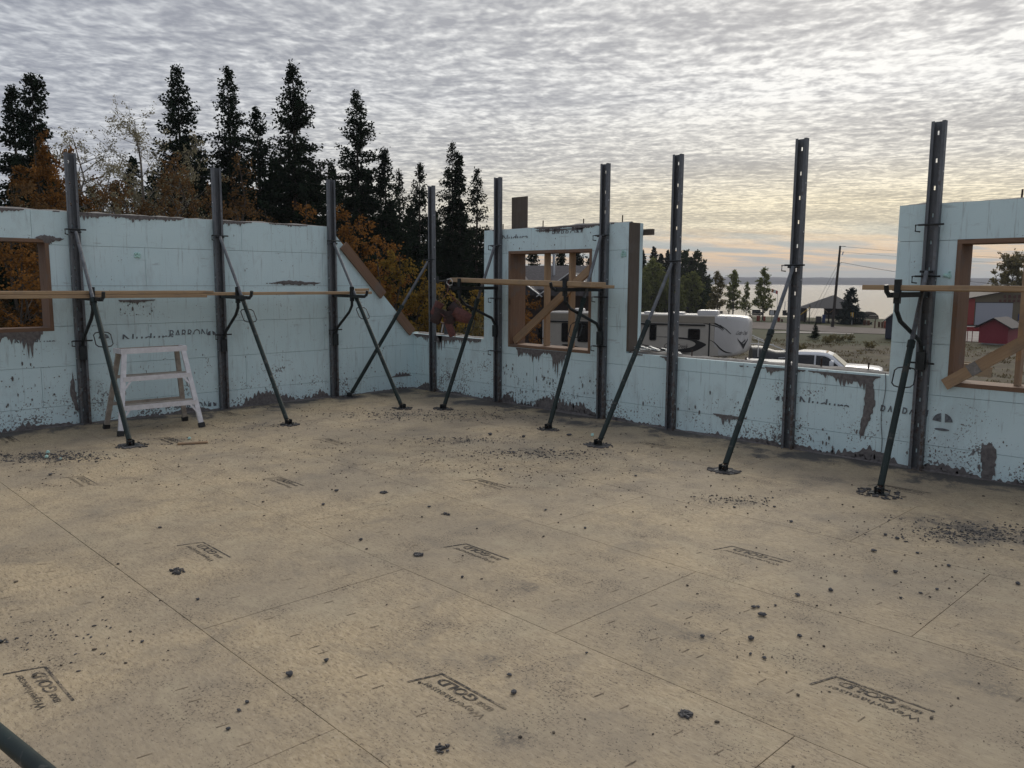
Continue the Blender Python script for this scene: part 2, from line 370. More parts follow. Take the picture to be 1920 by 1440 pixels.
# lake
m, t = newmat('lake_water'); c = t.n('ShaderNodeNewGeometry').outputs['Position']
w1 = t.noise(t.mapping(c, scale=(1, 1, 1)), .8, 4, .6)
finish(t, (.04, .045, .05), .13, 0, w1, .12, .05, .5); M['water'] = m
g = MB(); g.v = [tuple(uvp(u, v, -5.0)) for u in (150, 3600) for v in (-3500, 4200)]; g.f = [(0, 1, 3, 2)]
g.build('lake', m, fix=False, kind='structure')
# far shore: a low wooded ridge
g = MB(); pts = np.linspace(-3400, 4100, 400); prof = [(2850, -5.5, 0), (2870, 8, .3), (2905, 13, 1), (3000, 16, 1), (3300, 21, 1), (3550, 0, 0)]
for u, h, k in prof:
    for v in pts:
        hh = h + k*(3.2*noise.noise((v*.0022, u*.003, 0))+1.2*noise.noise((v*.02, u, 3))+.9*noise.noise((v*.09, u, 7)))
        g.v.append(tuple(uvp(u+25*noise.noise((v*.003, 0, 5)), v, hh)))
n = len(pts); g.f = [(i*n+j, i*n+j+1, (i+1)*n+j+1, (i+1)*n+j) for i in range(len(prof)-1) for j in range(n-1)]
m, t = newmat('far_forest'); c = t.n('ShaderNodeNewGeometry').outputs['Position']
n1 = t.noise(t.mapping(c, scale=(1, 1, 4)), .02, 5, .7)
finish(t, t.mix(n1, (.050, .046, .058), (.095, .085, .095)), 1, 0, spec=0)
g.build('far_shore_hills', m, fix=False, kind='structure')
# gravel road across the field and its paler wheel strip
def sheet(name, pix, dz, mat, **kw):
    rows = []
    for a, b in pix:
        A, B = on_floor(*a, z=ZG), on_floor(*b, z=ZG); rows.append([A.lerp(B, k/6) for k in range(7)])
    g = MB()
    for r in rows:
        for q in r:
            uu, vv = uv(q.x, q.y); g.v.append((q.x, q.y, zfun(uu, vv)+dz))
    g.f = [(i*7+j, i*7+j+1, (i+1)*7+j+1, (i+1)*7+j) for i in range(len(rows)-1) for j in range(6)]
    return g.build(name, mat, fix=False, **kw)
m, t = newmat('gravel'); c = t.n('ShaderNodeNewGeometry').outputs['Position']
n1 = t.noise(c, .6, 5, .7); finish(t, t.mix(n1, (.10, .082, .07), (.20, .17, .15)), .95, 0, n1, .4, .03, .2); M['gravel'] = m
sheet('road', [((1150, 612), (1150, 601)), ((1300, 613.5), (1300, 602.5)), ((1410, 616), (1410, 604)), ((1480, 619), (1480, 606.5)), ((1560, 624), (1560, 612)), ((1665, 628), (1665, 618)), ((1800, 638), (1800, 626)), ((2000, 650), (2000, 636))], .05, M['gravel'], kind='structure')
sheet('track', [((1440, 624.5), (1440, 622.5)), ((1500, 625.5), (1500, 622)), ((1560, 626.5), (1560, 624.5)), ((1600, 628), (1600, 626.5))], .055, plain('pale_dust', (.30, .27, .24), .95), kind='structure')
sheet('yard', [((1780, 640), (1780, 612)), ((1990, 648), (1990, 612))], .058, plain('pale_gravel', (.27, .24, .22), .95, 0, .25, .6), kind='structure')

# ------------------------------------------------------------------ foundation and floor
fo = empty('foundation', kind='structure')
cm = plain('foundation_concrete', (.28, .27, .26), .9, 0, .2, 2)
MB().mm(-.38, 12.1, -9.9, .41, -3.9, -.3).build('foundation_wall', cm, fo)
fl = empty('floor', kind='structure')
MB().mm(-.36, 12.0, -9.8, .39, -.3, -.020).build('subfloor', plain('joist_wood', (.05, .035, .022)), fl)
def text_mesh(txt, h, width=None, mat=None, shear=0.0, name=None):
    cu = bpy.data.curves.new('lettering', 'FONT'); cu.body = txt; cu.size = 1; cu.resolution_u = 2
    ob = bpy.data.objects.new('tmp', cu); COL.objects.link(ob)
    dg = bpy.context.evaluated_depsgraph_get(); me = bpy.data.meshes.new_from_object(ob.evaluated_get(dg))
    bpy.data.objects.remove(ob); co = np.array([v.co[:] for v in me.vertices])
    co[:, 0] -= co[:, 0].min(); b = co[:, 1].min(); hh = .72
    sx = (width/co[:, 0].max()) if width else h/hh
    fs = [tuple(p.vertices) for p in me.polygons]; bpy.data.meshes.remove(me)
    return [(x*sx+shear*y*h/hh, y*h/hh, 0) for x, y, _ in co], fs
# printed stamp, shared by all panels; origin = corner of the bracket, x along the long line
st_ = MB()
def put(txt, h, w, ox, oy, bold=0.0):
    vs, fs = text_mesh(txt, h, w, shear=.18)
    for dx in ((0, bold) if bold else (0,)):
        st_.add([(ox-x-dx, oy-y, 0.0012+dx*.02) for x, y, z in vs], [f[::-1] for f in fs])
put('GOLD', .052, .225, .275, -.022, .007); put('EDGE', .026, .085, .375, -.040, .003); put('Weyerhaeuser', .036, .385, .395, -.098)
st_.add([(0, 0, .001), (.405, 0, .001), (.405, -.011, .001), (.006, -.011, .001)], [(0, 1, 2, 3)])
st_.add([(0, .0, .0014), (.011, -.004, .0014), (-.035, -.155, .0014), (-.047, -.155, .0014)], [(0, 1, 2, 3)])
m, t = newmat('worn_black_print'); c = t.n('ShaderNodeNewGeometry').outputs['Position']
n1 = t.noise(c, 38.0, 4, .75); n2 = t.noise(c, 2.2, 2); ww = t.math('ADD', n1, t.math('MULTIPLY', t.math('SUBTRACT', n2, .5), .5))
finish(t, t.mix(t.map(ww, .46, .60), (.06, .055, .05), (.30, .24, .17)), .8, spec=.2); M['print'] = m
m2, t = newmat('faded_nail_marks'); c = t.n('ShaderNodeNewGeometry').outputs['Position']; finish(t, t.mix(t.map(t.noise(c, 9.0, 3), .35, .6), (.10, .08, .06), (.33, .26, .18)), .8, spec=.2)
stamp_me = st_.mesh('printed_stamp', m, fix=False)
rng = random.Random(5)
tk = MB()
for yy in (.30, .61+.02, .92):
    x = .12
    while x < 2.4:
        for k in range(rng.choice((1, 2, 3))):
            xx = x+k*.12+rng.uniform(-.03, .03); 
            if rng.random() < .6 and xx < 2.4: tk.add([(xx-.003, yy-.026, .001), (xx+.002, yy-.026, .001), (xx+.008, yy+.026, .001), (xx+.003, yy+.026, .001)], [(0, 1, 2, 3)])
        x += .406
tick_me = tk.mesh('nail_marks', m2, fix=False)
rows = [(-1.19, .125, 6.33), (-2.41, -1.19, 7.94), (-3.63, -2.41, 6.33), (-4.85, -3.63, 7.56), (-6.07, -4.85, 6.35), (-7.29, -6.07, 7.56), (-8.51, -7.29, 6.35), (-9.73, -8.51, 7.56)]
G = .0012
for ri, (y0, y1, b) in enumerate(rows):
    x = b-2.44*4
    while x < 12:
        a, e = max(x, -.095), min(x+2.44, 11.95)
        if e-a > .05:
            w, h = e-a, y1-y0; mb = MB()
            z1 = rng.uniform(-.0012, .0); c_ = .0014
            # top face with eased (slightly rounded) edges so the joints read as real gaps
            P0 = [(G, G), (w-G, G), (w-G, h-G), (G, h-G)]; P1 = [(G+c_, G+c_), (w-G-c_, G+c_), (w-G-c_, h-G-c_), (G+c_, h-G-c_)]
            mb.loft([[(p[0], p[1], -.0195) for p in P0], [(p[0], p[1], z1-.0022) for p in P0], [(p[0], p[1], z1) for p in P1]])
            pn = mb.build('floor_panel', M['osb'], fl, loc=(a, y0, 0))
            if 1 < e and x > -1.2:
                X = x+1.22-.09 if ri != 4 else x+1.15
                if ri in (0, 2, 3, 4, 5, 6) and -.05 < X < 11.4: link('printed_stamp', stamp_me, pn, loc=(X-a, h-.65 if ri else .49, .0))
                if a == x and e == x+2.44: link('nail_marks', tick_me, pn)
        x += 2.44

# ------------------------------------------------------------------ insulated concrete form walls
TR = Matrix(((1, 0, 0, 0), (0, 1, 0, .13), (0, 0, 1, 0), (0, 0, 0, 1)))          # right wall: (along, depth, up)
TL = Matrix(((0, -1, 0, -.1), (1, 0, 0, 0), (0, 0, 1, 0), (0, 0, 0, 1)))         # left wall
def sub(rects, hole):
    out = []; hx0, hx1, hz0, hz1 = hole
    for x0, x1, z0, z1 in rects:
        a, b, c_, d = max(x0, hx0), min(x1, hx1), max(z0, hz0), min(z1, hz1)
        if a >= b or c_ >= d: out.append((x0, x1, z0, z1)); continue
        if x0 < a: out.append((x0, a, z0, z1))
        if b < x1: out.append((b, x1, z0, z1))
        if z0 < c_: out.append((a, b, z0, c_))
        if d < z1: out.append((a, b, d, z1))
    return out
def slab(rects, t0, t1, T, cut=None):
    bm = bmesh.new()
    for x0, x1, z0, z1 in rects:
        if x1-x0 < .004 or z1-z0 < .004: continue
        b2 = bmesh.new(); bmesh.ops.create_cube(b2, size=1)
        for v in b2.verts: v.co = Vector((x0+(v.co.x+.5)*(x1-x0), t0+(v.co.y+.5)*(t1-t0), z0+(v.co.z+.5)*(z1-z0)))
        if cut:
            (cx, cz), (nx, nz) = cut
            r_ = bmesh.ops.bisect_plane(b2, geom=b2.verts[:]+b2.edges[:]+b2.faces[:], plane_co=(cx, 0, cz), plane_no=(nx, 0, nz), clear_outer=True)
            ed = [e for e in r_['geom_cut'] if isinstance(e, bmesh.types.BMEdge)]
            if ed: bmesh.ops.contextual_create(b2, geom=ed)
        me = bpy.data.meshes.new('x'); b2.to_mesh(me); b2.free(); bm.from_mesh(me); bpy.data.meshes.remove(me)
    bm.transform(T); bmesh.ops.recalc_face_normals(bm, faces=bm.faces)
    return bm
def bmobj(bm, name, mat, parent, **kw):
    me = bpy.data.meshes.new(name); bm.to_mesh(me); bm.free(); me.materials.append(mat); return link(name, me, parent, **kw)
COURSE = [0, .235, .692, 1.149, 1.606, 2.063, 2.52]
def icf(root, T, regions, holes, cut, offs, gap=.0018):
    """regions: (x0,x1,ztop)"""
    xmin = min(r[0] for r in regions); xmax = max(r[1] for r in regions)
    def shape(grow=0, dz=0):
        rs = [(a, b, 0, zt+dz) for a, b, zt in regions]
        for h in holes: rs = sub(rs, h)
        return rs
    bmobj(slab(shape(dz=-.012), .069, .214, T, cut), 'concrete_core', M['cement_dry'], root)
    bmobj(slab(shape(), .216, .28, T, cut), 'outer_foam', M['foam'], root)
    for ci in range(len(COURSE)-1):
        z0, z1 = COURSE[ci], COURSE[ci+1]; x = offs[ci % 2]
        while x > xmin: x -= 2.44
        while x < xmax:
            rs = []
            for a, b, zt in regions:
                if max(x, a) < min(x+2.44, b) and z0 < zt-.002:
                    l, r_ = max(x+gap, a), min(x+2.44-gap, b)
                    rs.append((l, r_, z0+(gap if ci else .001), min(z1-gap, zt) if z1 > zt else z1-gap))
            for h in holes: rs = sub(rs, h)
            rs = [q for q in rs if q[1]-q[0] > .01 and q[3]-q[2] > .01]
            if rs:
                bm = slab(rs, rng.uniform(0, .003), .067, T, cut)
                if len(bm.faces): bmobj(bm, 'foam_panel', M['foam'], root)
                else: bm.free()
            x += 2.44
wl = empty('foam_form_wall', label='tall pale mint foam wall on the left, cut diagonally down towards the corner', cat='wall')
LT = 2.44
icf(wl, TL, [(-9.6, .13, LT)], [(-7.0, -4.94, 1.10, 2.125)], ((-1.198, 2.281), (1.058, 1.0)), (-3.9, -5.1))
wr = empty('foam_form_wall', label='long mint foam wall across the middle and right with two tall sections and low stretches between', cat='wall')
RT, RLOW = 2.385, .838
W1 = (2.05, 3.53, .79, 2.09); W2 = (7.67, 9.25, .785, 2.068)
icf(wr, TR, [(-.38, 1.55, .865), (1.55, 4.09, RT), (4.09, 7.165, RLOW), (7.165, 12.0, RT)], [W1, W2], None, (1.2, .1))

# rough concrete left on the tops, drips and splatter on the faces
def topping(root, T, segs, t0=.03, t1=.25):
    mb = MB()
    for x0, x1, zf in segs:
        n = max(2, int(abs(x1-x0)/.05)); kk = 7
        base = len(mb.v)
        for i in range(n+1):
            x = x0+(x1-x0)*i/n
            for k in range(kk):
                tt = t0+(t1-t0)*k/(kk-1); e = min(k, kk-1-k)/2
                h = zf(x) + min(1, e)*(.008+.02*max(0, noise.noise((x*5, tt*14, 0))+.3)) - (.012 if e == 0 else 0)
                mb.v.append(tuple(T @ Vector((x, tt, h))))
        mb.f += [(base+i*kk+k, base+i*kk+k+1, base+(i+1)*kk+k+1, base+(i+1)*kk+k) for i in range(n) for k in range(kk-1)]
    mb.build('concrete_topping', M['cement_dry'], root, smooth=True, kind='stuff')
topping(wl, TL, [(-9.5, -1.36, lambda x: LT)])
topping(wr, TR, [(-.08, 1.54, lambda x: .866), (1.56, 4.0, lambda x: RT), (4.1, 7.155, lambda x: RLOW+.004), (7.18, 11.9, lambda x: RT)])
def splash(root, T, seed, drips, spots, smears):
    rg = random.Random(seed); mb = MB(); tt = -.0045
    def P(x, z): return tuple(T @ Vector((x, tt, z)))
    for x0, x1, zt, ln, dens in drips:          # hanging runs from a top edge
        x = x0
        prev = None
        while x < x1:
            env = max(0, noise.noise((x*2.6+seed, ln*7, 2))+.12+dens*.3)
            spike = abs(noise.noise((x*26, seed, 1)))**1.3*2.2
            e2 = min(1, (x-x0)/.1, (x1-x)/.1)
            L = ln*env*(.35+spike)*e2*1.3+.004
            z0 = zt(x) if callable(zt) else zt
            if prev and (L > .010 or prev[1] > .010): mb.add([P(prev[0], prev[2]), P(x, z0), P(x, z0-L), P(prev[0], prev[2]-prev[1])], [(0, 1, 2, 3)])
            prev = (x, L, z0); x += rg.uniform(.008, .018)
    for n, x0, x1, z0, z1, s0, s1, str_ in spots:
        for _ in range(n):
            x = rg.uniform(x0, x1); z = z0+(z1-z0)*rg.random()**1.9; s = .62*(s0*.7+(s1-s0)*rg.random()**4)
            if noise.noise((x*3.1, z*3.1, seed)) < -.12: continue
            k = rg.randint(4, 7); st = 1+str_*rg.random()**2; a0 = rg.random()*6
            mb.add([P(x+s*rg.uniform(.5, 1.1)*math.cos(a0+i*6.283/k), z+s*st*rg.uniform(.5, 1.1)*math.sin(a0+i*6.283/k)) for i in range(k)], [tuple(range(k))])
    for x0, x1, z0, hh, th in smears:            # ragged grey band along the bottom or a joint
        x = x0; prev = None
        while x < x1:
            a = max(0, noise.noise((x*1.9, seed, 3))+.25)*hh*1.3; a += abs(noise.noise((x*17, seed, 9)))*hh*.8
            e2 = min(1, (x-x0)/.15, (x1-x)/.15); a *= e2
            if prev: mb.add([P(prev[0], z0), P(x, z0), P(x, z0+a), P(prev[0], z0+prev[1])], [(0, 1, 2, 3)])
            prev = (x, a); x += rg.uniform(.008, .02)
    o = mb.build('cement_splatter', M['cement'], root, fix=False, kind='stuff'); return o
splash(wl, TL, 3,
    drips=[(-6.5, -5.0, LT, .10, .1), (-4.9, -3.2, LT, .16, .35), (-3.0, -1.45, LT, .06, .3), (-5.6, -5.05, 1.10, .25, 1.4), (-4.25, -3.75, 1.44, .13, .4), (-2.42, -1.70, 1.645, .02, .8)],
    spots=[(900, -6.5, -4.75, .02, 1.0, .004, .022, 2), (260, -4.6, -3.1, .1, 1.7, .003, .014, 3), (260, -2.95, -1.4, .1, 2.3, .003, .014, 3), (350, -2.9, -.0, .02, .45, .004, .022, 1.5), (130, -1.3, .1, .1, .9, .003, .012, 1), (70, -4.3, -3.8, 1.25, 1.45, .008, .025, 2), (18, -2.2, -1.6, 1.62, 1.66, .01, .05, .2), (16, -1.8, -1.5, 2.1, 2.3, .01, .03, .3), (40, -4.6, -3.1, .2, 1.0, .004, .010, 12), (40, -2.9, -1.4, .2, 1.0, .004, .010, 12)],
    smears=[(-2.95, -1.38, .0, .20, 0), (-6.8, -4.75, .0, .12, 0), (-4.5, -3.1, .0, .05, 0), (-.6, .1, .0, .06, 0), (-.35, .1, .2, .10, 0)])
splash(wr, TR, 8,
    drips=[(-.1, .62, .862, .28, .7), (.50, 1.5, .862, .20, .6), (1.6, 4.0, RT, .07, .9), (1.7, 3.4, RT-.035, .05, .7), (2.20, 3.2, .785, .40, .75), (4.1, 4.75, RLOW, .14, .1), (5.55, 5.95, RLOW-.03, .05, 1.5), (5.9, 7.1, RLOW-.02, .24, .55), (8.3, 8.9, .78, .2, .7), (5.05, 5.75, .255, .14, .75)],
    spots=[(1200, 1.95, 3.65, .01, .55, .004, .024, 2), (400, .2, 1.9, .02, .55, .004, .016, 3), (330, 3.8, 5.9, .02, .5, .004, .024, 2), (500, 5.8, 7.4, .01, .28, .005, .025, 2), (500, 7.4, 9.5, .01, .35, .005, .026, 2), (60, 2.0, 3.6, .2, .75, .004, .010, 10), (45, 4.2, 7.2, .25, .8, .003, .010, 2), (60, 1.7, 3.9, 2.12, 2.34, .004, .02, 1), (50, 7.3, 9.2, .5, 2.2, .003, .012, 2)],
    smears=[(-.1, 1.8, .0, .08, 0), (1.9, 3.7, .0, .24, 0), (3.75, 4.75, .0, .05, 0), (5.2, 6.2, .0, .10, 0), (6.15, 7.35, .0, .13, 0), (7.4, 9.6, .0, .10, 0)])
# two bigger smears of their own shape
def blob(root, T, pts, nm='cement_smear', mat='cement', d=.006):
    rg = random.Random(len(pts)); ps = []
    for i in range(len(pts)):
        a, b = pts[i], pts[(i+1) % len(pts)]
        for k in range(7):
            f_ = k/7; ps.append((a[0]+(b[0]-a[0])*f_+rg.uniform(-.008, .008), a[1]+(b[1]-a[1])*f_+rg.uniform(-.012, .012)))
    cx = sum(p[0] for p in ps)/len(ps); cz = sum(p[1] for p in ps)/len(ps)
    mb = MB(); n = len(ps)
    mb.add([T @ Vector((cx, -d-.004, cz))]+[T @ Vector((cx+(x-cx)*.7, -d-.003, cz+(z-cz)*.7)) for x, z in ps]+[T @ Vector((x, -.0035, z)) for x, z in ps],
           [(0, 1+i, 1+(i+1) % n) for i in range(n)]+[(1+i, 1+n+i, 1+n+(i+1) % n, 1+(i+1) % n) for i in range(n)])
    mb.build(nm, M[mat], root, fix=False)
blob(wr, TR, [(6.98, .80), (7.03, .74), (7.06, .55), (7.02, .42), (6.97, .25), (6.93, .20), (6.93, .36), (6.96, .50), (6.95, .62)])
blob(wr, TR, [(7.99, .30), (8.05, .33), (8.10, .27), (8.10, .05), (8.07, -.0), (8.0, .0), (8.0, .12), (7.98, .22)])
blob(wl, TL, [(-2.25, 1.645), (-2.0, 1.68), (-1.75, 1.665), (-1.5, 1.64), (-1.75, 1.625), (-2.0, 1.62)])
blob(wl, TL, [(-5.08, 2.13), (-4.98, 2.17), (-4.86, 2.15), (-4.78, 2.125), (-4.90, 2.10), (-4.94, 2.06)])
blob(wl, TL, [(-4.82, .42), (-4.78, .62), (-4.76, .40), (-4.74, .15), (-4.78, .18)])

# printed letters on the foam, half of each word cut away
def wall_text(root, T, txt, x, z, h, w, keep=.5, mirror=1):
    vs, fs = text_mesh(txt, h, w, shear=.12)
    bm = bmesh.new(); bv = [bm.verts.new(v) for v in vs]
    for f in fs:
        try: bm.faces.new([bv[i] for i in f])
        except ValueError: pass
    bmesh.ops.bisect_plane(bm, geom=bm.verts[:]+bm.edges[:]+bm.faces[:], plane_co=(0, h*keep, 0), plane_no=(0, -1, 0), clear_outer=True)
    for v in bm.verts: v.co = T @ Vector((x+v.co.x, -.005, z+v.co.y))
    return bmobj(bm, 'printed_word', M['ink'], root)
def wall_logo(root, T, x, z, r, half=True):
    mb = MB()
    for a0, a1 in ((100, 172), (8, 78)):
        pts = [(r*math.cos(R(a0+(a1-a0)*k/8)), r*math.sin(R(a0+(a1-a0)*k/8))) for k in range(9)]
        c0 = (-.012, .004) if a0 > 90 else (.020, .004)
        q = [c0]+pts; mb.add([T @ Vector((x+a, -.005, z+b)) for a, b in q], [tuple(range(len(q)))])
    if not half:
        q = [(r*.75*math.cos(R(a)), -r*.75+.012*math.sin(R(a))) for a in range(0, 360, 30)]; mb.add([T @ Vector((x+a, -.005, z+b)) for a, b in q], [tuple(range(12))])
    mb.build('printed_logo', M['ink'], root, fix=False)
wall_logo(wl, TL, -4.42, .985, .06); wall_text(wl, TL, 'Nudura', -4.22, .925, .11, .62, .42)
wall_text(wl, TL, 'BARRON', -3.66, .955, .11, .48, .35); wall_logo(wl, TL, -3.12, .97, .06)
wall_text(wl, TL, 'BARRON', -3.62, .0, .13, .42, .5); wall_logo(wl, TL, -3.15, .045, .06); wall_text(wl, TL, 'Nudura', -5.35, .93, .10, .42, .5)
wall_text(wr, TR, 'Nudura', 6.30, .445, .11, .52, .45); wall_logo(wr, TR, 6.10, .475, .055)
wall_text(wr, TR, 'BARRON', 7.10, .44, .12, .42, .45); wall_logo(wr, TR, 7.655, .455, .085, False)
wall_text(wr, TR, 'Nudura', 1.92, 2.235, .08, .5, .3); wall_text(wr, TR, 'BARRON', 2.85, 2.255, .08, .5, .45)

# window bucks
def boardobj(a, b, w, h, mat, name, parent, T=None, up=(0, 0, 1), **kw):
    """plank with its length on local x"""
    a, b = Vector(a), Vector(b)
    if T: a, b = T @ a, T @ b; up = (T.to_3x3() @ Vector(up))
    d = (b-a); L = d.length; d.normalize(); s = d.cross(Vector(up)).normalized(); u = s.cross(d)
    me = MB().box((0, 0, 0), (L, w, h)).mesh(name, mat)
    o = link(name, me, parent, **kw); Mx = Matrix((d, s, u)).transposed().to_4x4(); Mx.translation = (a+b)/2
    if parent: o.matrix_parent_inverse = parent.matrix_world.inverted() if False else Matrix.Identity(4)
    o.matrix_local = Mx; return o
def buck(T, x0, x1, z0, z1, studs, diag, label, sill_gap=None):
    r = empty('window_buck', label=label, cat='window frame'); k = .038; D0, D1 = -.006, .288; dm = (D0+D1)/2; dw = D1-D0
    boardobj((x0, dm, z1-k/2), (x1, dm, z1-k/2), dw, k, M['buck'], 'head_board', r, T)
    boardobj((x0, dm, z0+k/2), (x1, dm, z0+k/2), dw, k, M['buck'], 'sill_board', r, T)
    boardobj((x0+k/2, dm, z0+k), (x0+k/2, dm, z1-k), dw, k, M['buck'], 'jamb_board', r, T, up=(1, 0, 0))
    boardobj((x1-k/2, dm, z0+k), (x1-k/2, dm, z1-k), dw, k, M['buck'], 'jamb_board', r, T, up=(1, 0, 0))
    for x, dp, w in studs: boardobj((x, dp, z0+k+.001), (x, dp, z1-k-.001), .090, .038, M['stud'], 'stud', r, T, up=(1, 0, 0))
    if diag: boardobj(*diag, .038, .100,  M['stud'], 'diagonal_brace', r, T, up=(0, 0, 1))
    return r
b1 = buck(TR, *W1, [(2.62, .17, 0), (3.06, .17, 0)], ((2.10, .07, .86), (3.50, .07, 1.88)), 'brown wooden window frame with crossed studs in the middle wall block')
b2 = buck(TR, *W2, [(8.17, .18, 0), (8.85, .18, 0)], ((7.66, -.03, .80), (8.50, -.03, 1.40)), 'brown wooden window frame at the right edge with a cement-stained diagonal board')
b3 = buck(TL, -7.0, -4.94, 1.10, 2.125, [(-6.0, .18, 0)], None, 'brown wooden window frame at the left edge with orange leaves behind')
# cement collar on the right diagonal, stained stud foot
MB().beam(TR @ Vector((7.85, -.03, .9355)), TR @ Vector((7.92, -.03, .986)), .043, .104, up=(0, 0, 1)).build('cement_smear', M['cement_dry'], b2)
# bucks lining the ends and slopes of the wall
boardobj((-1.13, -.022, 2.185), (-.45, -.022, 1.465), .036, .14, M['buck'], 'sloping_board', wl, TL, up=(.7, 0, .7))
boardobj((-.20, -.022, 1.19), (.09, -.022, .885), .036, .14, M['buck'], 'sloping_board', wl, TL, up=(.7, 0, .7))
boardobj((4.107, .09, RLOW+.02), (4.107, .09, RT-.004), .17, .034, M['board'], 'end_board', wr, TR, up=(1, 0, 0))
for z in (2.19, 1.70, .97): boardobj((1.50, .30, z), (1.78, .30, z), .04, .14, M['stud'], 'buck_block', wr, TR)
boardobj((4.0, .31, 2.28), (4.22, .31, 2.28), .04, .07, M['board'], 'buck_block', wr, TR)
boardobj((1.55, .30, .9), (1.55, .30, 2.1), .04, .03, M['stud'], 'buck_strip', wr, TR, up=(1, 0, 0))
pb = boardobj((2.085, .17, RT-.2), (2.085, .17, 2.825), .30, .014, M['board'], 'plywood_board', None, TR, up=(0, 1, 0))
tag(pb, 'brown plywood offcut standing upright on top of the middle wall block', 'board')
# reinforcing bars sticking out of the concrete
RB = plain('rusty_rebar', (.06, .035, .025), .8, .3, .4, 60)
for T, lst in ((TR, [(1.775, RT, .09), (2.545, RT, .10), (3.252, RT, .09), (3.872, RT, .10), (8.09, RT, .09), (4.915, RLOW, .08), (6.44, RLOW, .10), (6.91, RLOW, .09), (5.6, RLOW, .05)]), (TL, [(-1.9, LT, .03), (-3.7, LT, .03)])):
    for x, z, h in lst:
        q = T @ Vector((x, .15, z-.05)); q2 = T @ Vector((x+.004, .15, z+h))
        MB().tube([q, q2], .008, 6).build('reinforcing_bar', RB, wr if T is TR else wl)
# ------------------------------------------------------------------ strongbacks (local: x across, y out of the wall into the room = -, z up)
PW, PD, PT = .114, .055, .005
def channel_mesh():
    mb = MB(); H = 3.085
    hole_z = [.17+.235*k for k in range(13)]
    hx0, hx1, hh = -.018, -.004, .036          # slots off centre
    mb.mm(-PW/2, hx0, -PT, 0, 0, H); mb.mm(hx1, PW/2, -PT, 0, 0, H)
    zz = 0
    for q in hole_z:
        if q+hh/2 > H-.02: break
        mb.mm(hx0, hx1, -PT, 0, zz, q-hh/2); zz = q+hh/2
    mb.mm(hx0, hx1, -PT, 0, zz, H)
    for s in (-1, 1):
        mb.mm(min(s*PW/2, s*(PW/2-PT)), max(s*PW/2, s*(PW/2-PT)), -PD, -PT, 0, H)
        mb.mm(min(s*(PW/2-PT), s*(PW/2-.026)), max(s*(PW/2-PT), s*(PW/2-.026)), -PD, -PD+PT, 0, H)
    return mb.mesh('channel', M['steel'])
CH = channel_mesh()
bolt = MB()
for k in range(13):
    for s in (-1, 1):
        if k % 2: bolt.tube([(s*(PW/2-.0), -.03, .17+.235*k-.1), (s*(PW/2+.004), -.03, .17+.235*k-.1)], .008, 8)
BOLT = bolt.mesh('rivets', M['galv'])
def arc(c, r, a0, a1, n, plane='yz'):
    return [(c[0], c[1]+r*math.cos(R(a0+(a1-a0)*k/n)), c[2]+r*math.sin(R(a0+(a1-a0)*k/n))) for k in range(n+1)]
def bracket_parts(out, zt, tip, zlow):
    """walkway bracket: arm, upstand, strut; y negative = into the room"""
    arm = MB().mm(-.022, .022, -(tip-.05), -.05, zt-.05, zt-.008)
    arm.tube([(0, -(tip-.09), zt-.03), (0, -(tip-.03), zt-.028), (0, -(tip+.02), zt+.0), (0, -(tip+.035), zt+.055)], .019, 8)
    up = MB().box((0, -out, zt+.0), (.05, .035, .20))
    st = MB().tube([(0, -out, zt-.04), (0, -out+.005, zt-.16), (0, -out*.86, zt-.25), (0, -.14, zlow+.16), (0, -.075, zlow+.06), (0, -.07, zlow)], .019, 8)
    foot = MB().mm(-.035, .035, -.10, -.056, zlow-.10, zlow+.06)
    return [(x.mesh(nm, M['black_steel'], True), nm) for x, nm in ((arm, 'bracket_arm'), (up, 'bracket_upstand'), (st, 'bracket_strut'), (foot, 'bracket_shoe'))]
LB = bracket_parts(.52, 1.50, .86, .86); RBk = bracket_parts(.72, 1.62, .93, 1.02)
def pin_mesh():
    mb = MB(); mb.tube([(-.10, -.075, 0), (.11, -.075, 0)], .009, 6)
    mb.tube([(-.10, -.075, 0), (-.115, -.10, .0), (-.115, -.10, -.055), (-.08, -.08, -.06)], .007, 6); return mb.mesh('holding_pin', M['black_steel'], True)
PIN = pin_mesh()
def strongback(x, T, rz, label, bracket=None, pins=(2.24,), lean=0, flip=1):
    o = T @ Vector((x, -.004, .0)); r = empty('steel_strongback', o, rz, label, 'steel post', 'steel strongback posts along the foam walls')
    r.rotation_euler = (0, lean, rz) if rz == 0 else (lean, 0, rz)
    link('channel', CH, r); link('rivets', BOLT, r, kind='stuff')
    for z in pins: link('holding_pin', PIN, r, loc=(0, 0, z))
    for me, nm in (bracket or []): link(nm, me, r)
    return r
PL = [(-4.68, 'steel post at the left with a walkway bracket, beside the left window'), (-2.995, 'steel post with walkway bracket at the middle of the left wall'), (-1.33, 'steel post with walkway bracket beside the sloping wall end')]
for y, lb in PL: strongback(y, TL, R(90), lb, LB, (2.24, .98), lean=R(.3))
PR = [(.42, 'steel post standing in the corner in front of the low wall', 0, (2.0,)), (1.868, 'steel post at the left side of the middle window block, toolbelt beside it', 1, (2.17, 1.45, .72)), (3.745, 'steel post at the right side of the middle window', 1, (2.24, 1.50, .9)),
      (4.777, 'steel post in front of the white camper trailer', 0, (1.92,)), (6.215, 'steel post between the camper trailer and the white pickup', 0, (1.86,)), (7.465, 'tallest looking steel post at the right, before the high wall section', 1, (2.2, 1.75, .98))]
for x, lb, br, pn in PR: strongback(x, TR, 0, lb, RBk if br else None, pn)

